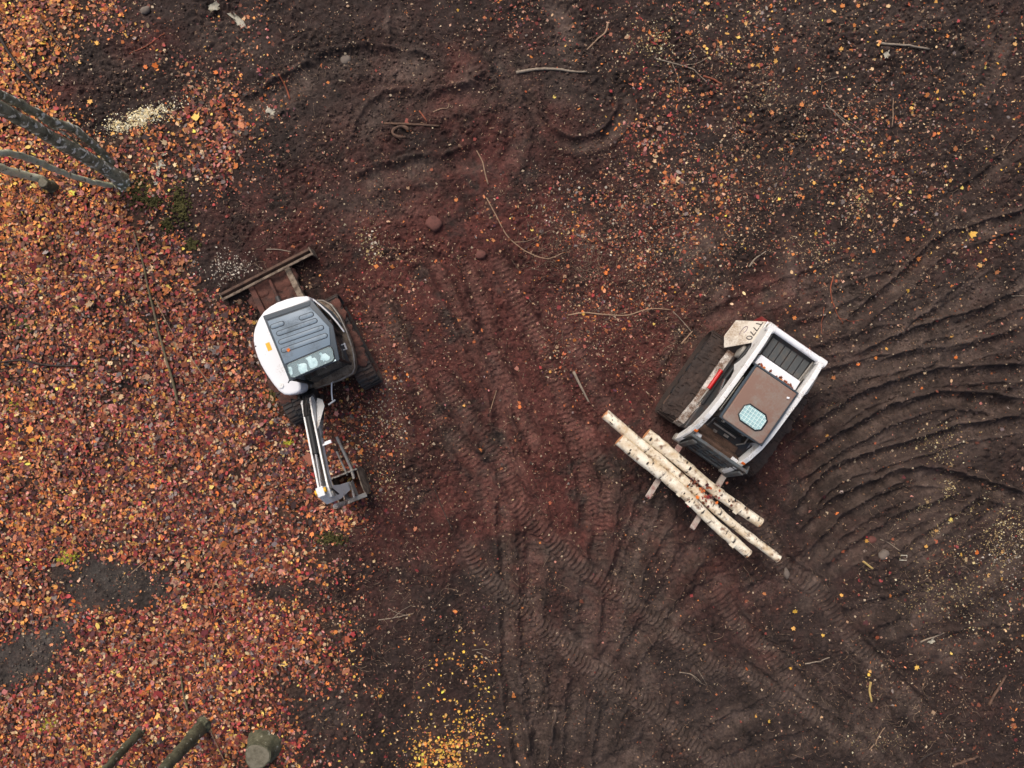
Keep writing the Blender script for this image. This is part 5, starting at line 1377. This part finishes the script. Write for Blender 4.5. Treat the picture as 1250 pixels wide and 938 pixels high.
M_TRUNKD = bark_mat("dark_trunk_bark", srgb(74, 70, 58), srgb(134, 128, 110), srgb(196, 196, 184), .60)
M_TRUNKB = bark_mat("dark_mossy_bark", srgb(52, 54, 38), srgb(104, 102, 80), srgb(176, 178, 160), .64)
M_CROWN = attr_mat("hanging_leaf", rough=.65, noise_scale=30, var=.3, bump=0)
def tree(label, stems, mat, seed, crown_z=(5.0, 7.6), crown_r=.9, name="tree"):
    """stems: lists of (x, y, z, r); the first is the trunk; bare limbs and a thin crown above, beyond the frame"""
    rr = random.Random(seed)
    b = Vector(stems[0][0][:3]); root = empty(name, b); tag(root, label, "tree", "trees standing at the left edge of the clearing")
    out = b.copy(); out.z = 0; out = out.normalized()
    for k, st in enumerate(stems):
        P = [Vector(q[:3]) - b for q in st]; rad = [q[3] for q in st]
        # resample with a little crookedness
        Q, RR = [], []
        for i in range(len(P) - 1):
            for t in np.linspace(0, 1, 6, endpoint=False):
                Q.append(P[i].lerp(P[i + 1], t) + Vector((rr.gauss(0, .008), rr.gauss(0, .008), 0))); RR.append(rad[i] * (1 - t) + rad[i + 1] * t)
        Q.append(P[-1]); RR.append(rad[-1])
        uv_tube("trunk" if k == 0 else "stem", Q, RR, mat, root, 12, .07, seed + k, True)
    top = Vector(stems[0][-1][:3]) - b
    limbs = []
    for k in range(9):
        t = rr.uniform(.62, .98); p = Vector((0, 0, 0)).lerp(top, t)
        a = rr.uniform(-1.5, 1.5); d = Vector((out.x * math.cos(a) - out.y * math.sin(a), out.x * math.sin(a) + out.y * math.cos(a), rr.uniform(.5, 1.2)))
        ln = rr.uniform(.6, 1.2); q = [p + d * ln * u + Vector((rr.gauss(0, .04), rr.gauss(0, .04), 0)) * u for u in (0, .33, .66, 1)]
        uv_tube("limb", q, [.035, .026, .018, .008], mat, root, 6, .05, seed * 10 + k, True)
        limbs.append(q)
    V, F, C = [], [], []
    for q in limbs:
        for j in range(26):
            c = q[rr.randint(1, 3)] + out * rr.uniform(0, .3) + Vector((rr.gauss(0, .16), rr.gauss(0, .16), rr.gauss(0, .14)))
            m = MAPLES[rr.randint(0, 7)] * .055; e = Euler((rr.uniform(-.8, .8), rr.uniform(-.8, .8), rr.uniform(0, 6.28))).to_matrix()
            s0 = len(V)
            for u, v in m: V.append(tuple(c + e @ Vector((u, v, 0))))
            F.append(tuple(range(s0, s0 + len(m)))); C += [rr.choice([PIG['orange'], PIG['russet'], PIG['amber'], PIG['brown']])] * len(m)
    me = bpy.data.meshes.new("crown"); me.from_pydata(V, [], F); me.update()
    ca = me.color_attributes.new("Col", 'FLOAT_COLOR', 'POINT'); ca.data.foreach_set("color", np.array([(*c, 1) for c in C], np.float32).ravel())
    link_mesh("crown", me, M_CROWN, root)
    return root
def at(px, py, z, r): return (*W(px, py, z), z, r)
tree("thick dark mossy trunk with pale lichen, forked at its base, upper left", [
    [at(154, 226, -.05, .24), at(148, 220, .12, .17), at(128, 206, .6, .135), at(66, 170, 2.0, .115), at(-2, 130, 3.4, .105), (-8.05, 4.45, 5.2, .11), (-8.15, 4.6, 7.4, .05)],
    [at(136, 200, .45, .07), at(126, 187, .75, .075), at(92, 158, 1.5, .078), at(62, 148, 2.1, .076), at(26, 128, 2.8, .072), at(-6, 113, 3.4, .07), (-8.3, 5.0, 5.4, .05), (-8.5, 5.2, 6.8, .02)],
    [at(116, 196, .8, .022), at(88, 170, 1.5, .022), at(52, 148, 2.3, .018)],
    [at(150, 226, .06, .03), at(158, 238, .03, .03), at(160, 248, .0, .015)]], M_TRUNKM, 1)
tree("slender grey green stem bending left, right below the mossy trunk", [
    [at(139, 227, .02, .052), at(118, 223, .5, .05), at(86, 215, 1.2, .052), at(66, 206, 1.7, .054), at(40, 195, 2.4, .055), at(14, 187, 3.0, .055), at(-8, 187, 3.5, .054), (-8.6, 3.75, 5.2, .04), (-8.8, 3.7, 6.6, .015)]], M_STEMG, 2)
tree("short visible grey green stem at the left edge beside the black stump", [
    [at(54, 222, -.02, .085), at(48, 218, .25, .078), at(20, 211, .75, .08), at(-6, 203, 1.3, .08), (-9.7, 4.25, 4.0, .06), (-9.9, 4.3, 6.6, .02)]], M_STEMG, 3)
tree("slim dark trunk at the bottom left corner, left of the thicker one", [
    [at(173, 890, -.05, .12), at(168, 897, .12, .085), at(148, 918, .75, .08), at(126, 942, 1.5, .075), (-7.75, -7.25, 4, .06), (-7.9, -7.4, 6.8, .02)]], M_TRUNKB, 4)
tree("thick mossy trunk at the bottom left, between the slim trunk and the stump", [
    [at(252, 880, -.05, .20), at(246, 888, .12, .14), at(228, 908, .75, .12), at(200, 940, 1.7, .11), (-6.4, -7.15, 4, .09), (-6.5, -7.4, 7.0, .03)],
    [at(248, 884, .1, .03), at(252, 880, .22, .03), at(247, 898, .12, .02)]], M_TRUNKB, 5)
M_CUTT = paint("weathered_stump_top", srgb(112, 106, 90), .85, srgb(84, 78, 62), .45, 9, bump=.5)
def stump(label, px, py, r, h, top, seed):
    x_, y_ = W(px, py); z0 = gz(x_, y_)
    root = empty("tree_stump", (x_, y_, z0)); tag(root, label, "stump", "old stumps in the leaves")
    rr = random.Random(seed); rings = []
    n = 18; wob = [1 + .07 * math.sin(3 * 6.283 * k / n + seed) + rr.uniform(-.03, .03) for k in range(n)]
    for z_, f in ((-.1, 1.5), (.03, 1.3), (h * .4, 1.08), (h * .85, 1.0), (h, .96)):
        rings.append([(math.cos(6.283 * k / n) * r * f * wob[k], math.sin(6.283 * k / n) * r * f * wob[k], z_) for k in range(n)])
    MB().loft(rings).build("bark", M_TRUNKB, root, smooth=True)
    MB().poly_prism([(math.cos(6.283 * k / n) * r * .88 * wob[k], math.sin(6.283 * k / n) * r * .88 * wob[k]) for k in range(n)], 'z', h - .02, h + .012).build("cut_face", top, root, .008)
    return root
stump("broad old stump with a grey weathered top at the bottom edge", 322, 912, .27, .36, M_CUTT, 1)
stump("small black stump with a tan cut face beside the grey green stem", 68, 230, .10, .34, M_CUTT, 2)

# ------------------------------------------------------------------ stones and scraps
M_REDST = paint("red_clay_stone", srgb(102, 62, 54), .9, srgb(78, 48, 42), .45, 9, bump=.6)
M_GREYST = paint("grey_stone", srgb(112, 100, 90), .85, srgb(96, 86, 78), .45, 9, bump=.5)
M_PALEB = paint("pale_birch_bark_scrap", srgb(216, 210, 192), .75, srgb(150, 136, 114), .35, 12, bump=.4)
def stone(label, px, py, sx, sy, sz, mat, seed, rot=0):
    rr = random.Random(seed); mb = MB(); m_ = bmesh.ops.create_icosphere(mb.bm, subdivisions=3, radius=1)
    off = [Vector((rr.gauss(0, 1), rr.gauss(0, 1), rr.gauss(0, 1))).normalized() for _ in range(9)]
    for v in m_['verts']:
        d = v.co.normalized(); f = 1.0
        for o_ in off: f = min(f, .86 / max(.2, d.dot(o_)) if d.dot(o_) > .5 else 9)
        v.co = d * min(1, f) * (1 + .07 * math.sin(7 * d.x + seed) * math.cos(6 * d.y) + rr.uniform(-.02, .02)); v.co = Vector((v.co.x * sx, v.co.y * sy, v.co.z * sz))
    o = mb.build("stone", mat, None, smooth=True)
    x_, y_ = W(px, py); o.location = (x_, y_, gz(x_, y_) + sz * .35); o.rotation_euler = (rr.uniform(-.1, .1), rr.uniform(-.1, .1), rot)
    return tag(o, label, "stone", "stones lying in the soil")
stone("round flat reddish stone near the top of the middle track", 530, 274, .17, .165, .09, M_REDST, 1)
stone("smaller red stone right below the round flat one", 587, 312, .12, .10, .08, M_REDST, 2)
stone("pale wedge shaped stone flake right of the sawdust and orange twig", 421.5, 71.5, .12, .09, .04, M_GREYST, 3, .3)
stone("grey knobbly stone at the top edge near the upper left", 178, 13, .11, .08, .06, M_GREYST, 4, .5)
stone("smooth brown stone left of the thin pale twig, right of the logs", 1078, 677, .12, .10, .06, M_GREYST, 6, .7)
stone("low brown stone above the small wire frame's left", 1066, 660, .10, .08, .05, M_REDST, 7, .1)
stone("dark lump of stone in front of the logs' lower end", 960, 700, .06, .12, .06, M_GREYST, 8, .1)
# bent grey ring of bark under the level brown stick
x_, y_ = W(490, 164); mb = MB(); arc = [(math.cos(t) * .16, math.sin(t) * .11, .03 + .03 * math.sin(t * 2)) for t in np.linspace(.3, 5.4, 18)]
mb.tube(arc, [.03 + .008 * math.sin(i) for i in range(18)], 7)
o = mb.build("bark_ring", M_GREYST, None, smooth=True); o.location = (x_, y_, gz(x_, y_)); o.data.materials[0] = M_BROWN; tag(o, "bent brown ring of bark under the level brown stick", "bark ring")
def scrap(label, px, py, lx, ly, rot, mat, seed, name="bark_scrap", cat="bark scrap", group="pale bark scraps", crumple=.03):
    rr = random.Random(seed); mb = MB(); nx, ny = 8, 6; vs = []
    for j in range(ny):
        row = []
        for i in range(nx):
            u, v = i / (nx - 1) * 2 - 1, j / (ny - 1) * 2 - 1
            e = 1 - .6 * rr.random() * (abs(u) > .7 or abs(v) > .7)
            row.append(mb.bm.verts.new((u * lx * e, v * ly * e, .012 + crumple * (abs(math.sin(u * 2.3 + seed)) * .6 + .5 * v * v) + rr.uniform(0, crumple * .4))))
        vs.append(row)
    for j in range(ny - 1):
        for i in range(nx - 1): mb.bm.faces.new((vs[j][i], vs[j][i + 1], vs[j + 1][i + 1], vs[j + 1][i]))
    r_ = bmesh.ops.solidify(mb.bm, geom=mb.bm.faces[:], thickness=.008)
    o = mb.build(name, mat, None, smooth=True); x_, y_ = W(px, py); o.location = (x_, y_, gz(x_, y_) + .008); o.rotation_euler = (0, 0, rot)
    return tag(o, label, cat, group)
scrap("splintered white wood slab pointing down right at the top left edge", 293, 28, .30, .09, -.85, M_PALEB, 1, "split_wood", "split wood", None, .06)
scrap("crumbled white wood lump above the splintered white slab", 262, 11, .16, .11, .3, M_PALEB, 2, "split_wood", "split wood", None, .07)
scrap("white crumpled bark scrap below the grey brown stick, top right", 1078, 71, .085, .08, .3, M_PALEB, 3)
scrap("largest white bark scrap in the leaves right of the mossy trunk", 198, 203, .12, .09, .5, M_PALEB, 4)
scrap("small white bark scrap just below the largest one", 197, 214, .06, .05, 1.1, M_PALEB, 5)
scrap("narrow white bark scrap above the largest one in the leaves", 203, 190, .09, .03, .4, M_PALEB, 6)
scrap("lowest white bark scrap of the row right of the mossy trunk", 194, 226, .05, .04, .2, M_PALEB, 7)
scrap("white bark scrap on the leaves beside the long mossy stick", 176, 354, .06, .03, .7, M_PALEB, 8)
scrap("pale bark crumb on dark soil right of the orange leaf patch", 331, 137, .12, .07, -.6, M_PALEB, 9)
scrap("thin white splinter of bark right of the middle root", 655, 254, .05, .018, 1.3, M_PALEB, 10)
scrap("pale bark chip left of the small orange leaf at the bottom right", 1137, 783, .10, .05, .6, M_PALEB, 11)
# small wire frame pressed into the soil
x_, y_ = W(1104, 681.5); mb = ring_of([(-.075, -.05), (.065, -.055), (.075, .045), (-.065, .05)], .03, .009)
o = mb.build("wire_frame", M_PALEB); o.location = (x_, y_, gz(x_, y_)); tag(o, "small pale rectangular wire frame lying on the soil right of the logs", "wire frame")

# ------------------------------------------------------------------ moss cushions (ground cover)
MOSS = [(176, 236, 16, 14, 500, 0), (222, 250, 10, 18, 380, 0), (32, 396, 14, 8, 260, 1), (17, 492, 6, 11, 260, 2), (82, 679, 9, 7, 330, 2), (58, 886, 11, 8, 280, 2), (236, 300, 7, 6, 140, 0), (331, 480, 8, 10, 260, 0), (352, 541, 4, 4, 90, 2), (190, 250, 8, 6, 150, 0), (405, 657, 16, 7, 200, 0), (206, 275, 6, 8, 120, 0)]
mx, my, mc, ms = [], [], [], []
for (px, py, rx, ry, n, t) in MOSS:
    for k in range(n):
        x_, y_ = W(random.gauss(px, rx * .6), random.gauss(py, ry * .6)); mx.append(x_); my.append(y_)
        c = [srgb(72, 68, 34), srgb(92, 96, 40), srgb(158, 152, 50)][t]; f = random.uniform(.6, 1.2); mc.append((c[0] * f, c[1] * f, c[2] * f)); ms.append(random.uniform(.012, .03))
clods("moss", np.array(mx), np.array(my), np.array(ms), np.array(mc), M_CLOD, "olive and yellow green moss cushions among the leaves", "moss", sink=.5, flat=.9)

# ------------------------------------------------------------------ single leaves that stand out
M_ONE = attr_mat("single_leaf_blade", rough=.6, noise_scale=40, var=.22, bump=.2, objcol=True)
def leaf_mesh(k):
    o = MAPLES[k]; V = [(0, -.05, .02)]; n = len(o); rr = random.Random(k)
    for u, v in o: V.append((u, v, .12 * (u * u + v * v) + rr.uniform(-.03, .10)))
    F = [(0, 1 + i, 1 + (i + 1) % n) for i in range(n)]
    b = len(V); V += [(-.03, -.28, .03), (.03, -.28, .03), (.09, -.85, .05), (.05, -.87, .05)]; F.append((b, b + 1, b + 2, b + 3))
    me = bpy.data.meshes.new("maple_leaf"); me.from_pydata(V, [], F); me.update(); me.materials.append(M_ONE)
    return me
LM = [leaf_mesh(k) for k in range(8)]
def single(px, py, color, label, group, size=.085, z=None, tilt=.2, cat="leaf"):
    x_, y_ = W(px, py, z or 0)
    o = bpy.data.objects.new("fallen_leaf", random.choice(LM)); COL.objects.link(o)
    o.location = (x_, y_, (gz(x_, y_) + .016) if z is None else z)
    o.rotation_euler = (random.gauss(0, tilt), random.gauss(0, tilt), random.uniform(0, 6.283))
    s_ = size * random.uniform(.6, .95); o.scale = (s_, s_ * random.uniform(.75, 1.1), s_)
    c = PIG[color]; f = random.uniform(.7, 1.1); g_ = random.uniform(0, .2); m3 = sum(c) / 3; o.color = tuple((c[q] * (1 - g_) + m3 * g_) * f for q in range(3)) + (1,)
    return tag(o, label, cat, group)
LANDMARKS = [(640, 88, "the weathered grey branch"), (730, 46, "the tan curved stick"), (835, 84, "the forked grey twig"), (870, 99, "the red brown bark strip"), (1102, 58, "the grey brown stick"), (1078, 71, "the white bark scrap"), (1030, 146, "the spray of grey stems"), (1089, 140, "the straw stem"),
  (1050, 243, "the straw clump"), (868, 244, "the short dark stick"), (880, 340, "the smooth pushed ridge"), (922, 316, "the short grey root"), (930, 395, "the loader's red tailgate"), (1005, 450, "the loader's rear corner"), (1018, 375, "the bent reddish twig"), (1246, 361, "the twig at the right edge"), (1104, 682, "the wire frame"),
  (1056, 688, "the yellow split wood"), (1078, 677, "the smooth brown stone"), (950, 682, "the lower end of the logs"), (998, 807, "the pale curved root"), (1062, 844, "the upright yellow strip"), (1215, 842, "the slanting brown stick"), (1138, 917, "the dark bottom stick"), (845, 826, "the thin forked twig"), (1137, 783, "the pale bark chip"),
  (740, 508, "the upper end of the logs"), (710, 474, "the short birch stick"), (755, 383, "the long wavy stick"), (838, 412, "the pale split stick"), (530, 274, "the round red stone"), (587, 312, "the smaller red stone"), (632, 298, "the hooked root"), (655, 254, "the white splinter"), (602, 490, "the root in the red track"), (537, 614, "the thin dark twig"),
  (445, 455, "the excavator's right track end"), (425, 595, "the bucket"), (320, 333, "the dozer blade"), (310, 415, "the excavator's white hood"), (195, 390, "the long mossy stick"), (250, 455, "the thin pale stick"), (50, 445, "the buried dark branch"), (17, 492, "the moss at the left edge"), (135, 712, "the grey earth patch"), (82, 679, "the bright moss cushion"), (28, 802, "the lower earth patch"),
  (58, 886, "the lower moss cushion"), (170, 895, "the slim bottom trunk"), (248, 885, "the thick bottom trunk"), (318, 915, "the broad stump"), (228, 845, "the short grey stick"), (253, 810, "the stubby pale stick"), (150, 220, "the mossy trunk"), (66, 230, "the black stump"), (170, 146, "the sawdust"), (30, 78, "the long dark stick"), (72, 52, "the straight brown stick"), (178, 13, "the knobbly top stone"),
  (180, 55, "the thin red stick"), (198, 203, "the largest bark scrap"), (176, 354, "the scrap by the mossy stick"), (503, 154, "the level brown stick"), (484, 754, "the forked twig on bare soil"), (130, 180, "the slender bent stem")]
WORD = dict(orange="orange", amber="amber", bright="vivid orange", yellow="yellow", salmon="salmon pink", crimson="crimson", russet="rust red")
USED = {}
def leaf_label(px, py, color, what):
    best = sorted(LANDMARKS, key=lambda q: (q[0] - px) ** 2 + (q[1] - py) ** 2)[:4]
    for q in best:
        dx, dy = px - q[0], py - q[1]; d = math.hypot(dx, dy)
        a = math.degrees(math.atan2(-dy, dx)) % 360
        dr = ["right of", "above right of", "above", "above left of", "left of", "below left of", "below", "below right of"][int((a + 22.5) // 45) % 8]
        far_ = "close " if d < 25 else ("" if d < 60 else "some way ")
        lb = "%s %s %s%s %s" % (WORD[color], what, far_, dr, q[2])
        if lb not in USED: break
    USED[lb] = 1
    return lb
def z2(ox, oy, sc, pts): return [(ox + a / sc, oy + b / sc) for a, b in pts]
UR = z2(830, 0, 2.976, [(95, 18), (240, 88), (350, 180), (262, 240), (285, 235), (348, 225), (332, 407), (258, 420), (645, 25), (720, 157), (585, 180), (590, 25), (555, 45), (630, 95), (895, 350), (1030, 340), (970, 135), (1205, 170), (485, 665), (435, 710), (640, 655), (205, 580), (140, 720), (152, 735), (145, 748), (80, 350), (85, 172), (800, 455), (1000, 540), (910, 710), (828, 868), (25, 120), (15, 330), (440, 385), (560, 675)])
RM = z2(930, 220, 3.9, [(697, 280), (750, 375), (1118, 440), (605, 800), (468, 875), (265, 745), (940, 845), (550, 845), (1040, 405), (150, 655)]) + z2(930, 440, 3.753, [(340, 80), (485, 830), (345, 705), (752, 855), (990, 885), (740, 130)])
LR = z2(830, 623, 2.976, [(683, 582), (676, 590), (585, 310), (415, 367), (408, 425), (280, 752), (323, 767), (857, 567), (305, 305), (1203, 755), (1213, 782), (515, 450), (1170, 150), (1130, 240), (1165, 248), (940, 78)])
MD = z2(480, 220, 3.906, [(300, 95), (420, 715), (1015, 445), (865, 765), (835, 410), (690, 310), (1060, 270), (480, 290), (200, 382)]) + [(634, 492), (634, 497), (700, 496), (586, 548), (560, 390), (612, 573)]
RD = z2(830, 623, 2.976, [(1003, 133), (765, 230), (45, 315), (710, 455), (240, 330), (648, 250), (595, 148), (730, 255)]) + z2(480, 220, 3.906, [(455, 828), (240, 575), (640, 562), (790, 605), (950, 550), (65, 520), (1130, 690), (400, 180)])
G_ = "large leaves lying singly on the soil"
for p in UR:
    c_ = random.choice(['orange', 'orange', 'amber'])
    single(*p, c_, leaf_label(*p, c_, "maple leaf"), G_ + ", upper right", .095)
for p in RM:
    c_ = random.choice(['orange', 'bright', 'amber'])
    single(*p, c_, leaf_label(*p, c_, "maple leaf"), G_ + ", right", .085)
for p in LR:
    c_ = random.choice(['orange', 'amber', 'yellow'])
    single(*p, c_, leaf_label(*p, c_, "maple leaf"), G_ + ", lower right", .085)
for p in MD:
    c_ = random.choice(['orange', 'bright', 'salmon'])
    single(*p, c_, leaf_label(*p, c_, "maple leaf"), G_ + ", middle", .08)
for p in RD:
    c_ = random.choice(['crimson', 'crimson', 'russet'])
    single(*p, c_, leaf_label(*p, c_, "leaf"), G_ + ", red", .08)
UL = [(62, 165), (90, 132), (30, 90), (75, 150), (112, 125), (140, 165), (20, 130), (45, 95), (70, 60), (100, 78), (120, 55), (178, 83), (190, 82), (60, 30), (25, 20), (95, 20), (12, 300), (75, 265), (100, 262), (20, 370), (50, 330), (140, 187), (165, 230)]
for p in UL:
    c_ = random.choice(['orange', 'bright', 'amber'])
    single(*p, c_, leaf_label(*p, c_, "leaf"), G_ + ", upper left", .10)
LL = [(140, 505), (243, 428), (105, 480), (80, 460), (165, 522), (90, 562), (235, 562), (185, 650), (210, 665), (40, 625), (20, 590), (250, 540), (120, 610), (255, 450), (150, 410), (200, 380), (230, 425), (95, 400), (120, 390), (60, 720), (22, 655), (88, 735), (260, 640), (285, 650), (330, 660), (210, 862), (285, 800), (340, 770), (240, 780), (150, 820), (100, 870), (60, 850), (180, 790), (300, 720), (45, 640), (170, 600)]
for p in LL:
    c_ = random.choice(['orange', 'amber', 'bright', 'salmon'])
    single(*p, c_, leaf_label(*p, c_, "leaf"), G_ + ", left carpet", .085)
YL = [(random.gauss(555, 32), random.gauss(885, 36)) for _ in range(52)] + [(random.gauss(570, 14), random.gauss(800, 14)) for _ in range(14)]
for p in YL:
    if p[1] < 936: single(*p, random.choice(['yellow', 'amber', 'orange', 'yellow']), "small yellow or orange leaf in the golden patch at the bottom middle", "leaves of the golden patch", .05)
# leaves on the machines and logs
def on_loader(x, y, z, color, label, group, size):
    wx, wy = local_to_world(LOD_O, LOD_H, x, y)
    o = bpy.data.objects.new("fallen_leaf", random.choice(LM)); COL.objects.link(o)
    o.location = (wx, wy, z); o.rotation_euler = (random.gauss(0, .3), random.gauss(0, .3), random.uniform(0, 6.28)); s_ = size * random.uniform(.8, 1.2); o.scale = (s_,) * 3
    c = PIG[color]; f = random.uniform(.8, 1.15); o.color = (c[0] * f, c[1] * f, c[2] * f, 1)
    return tag(o, label, "leaf", group)
for (x_, y_) in [(.38, -.64), (.34, -.66), (.31, -.63), (.27, -.64), (.36, -.60), (.14, -.66), (-.02, -.64), (-.08, -.66), (-.12, -.63), (-.18, -.65), (-.22, -.66), (-.27, -.64), (-.31, -.65), (-.35, -.63)]:
    on_loader(x_, y_, 1.80 - .045, random.choice(['russet', 'orange', 'russet', 'brown']), "rust brown leaf caught on the loader's white hood behind the cab", "leaves on the loader hood", .05)
rl = random.Random(4)
for k in range(44):
    px, py = rl.gauss(864, 12), rl.gauss(605, 10)
    if k < 10: px, py = rl.gauss(846, 5), rl.gauss(585, 6)
    z_ = 1.0 + rl.uniform(-.03, .05)
    single(px, py, rl.choice(['crimson', 'russet', 'russet', 'bright', 'maroon', 'brown']), "dark red leaf caught between the birch logs in front of the carriage", "leaves caught on the logs", .065, z=z_, tilt=.5)
def on_exc(x, y, z, color, label, size):
    wx, wy = local_to_world(EXC_O, EXC_H, x, y)
    o = bpy.data.objects.new("fallen_leaf", LM[2]); COL.objects.link(o); o.location = (wx, wy, z); o.rotation_euler = (.1, 0, 1.1); o.scale = (size,) * 3; o.color = (*PIG[color], 1)
    return tag(o, label, "leaf")
on_exc(-.13, .19, 2.30, 'bright', "single orange leaf on the excavator's slate blue cab roof", .05)

tri_total = sum(sum(len(p.vertices) - 2 for p in me.polygons) if len(me.polygons) < 20000 else len(me.loops) - 2 * len(me.polygons) for me in bpy.data.meshes)
print("triangles", tri_total)
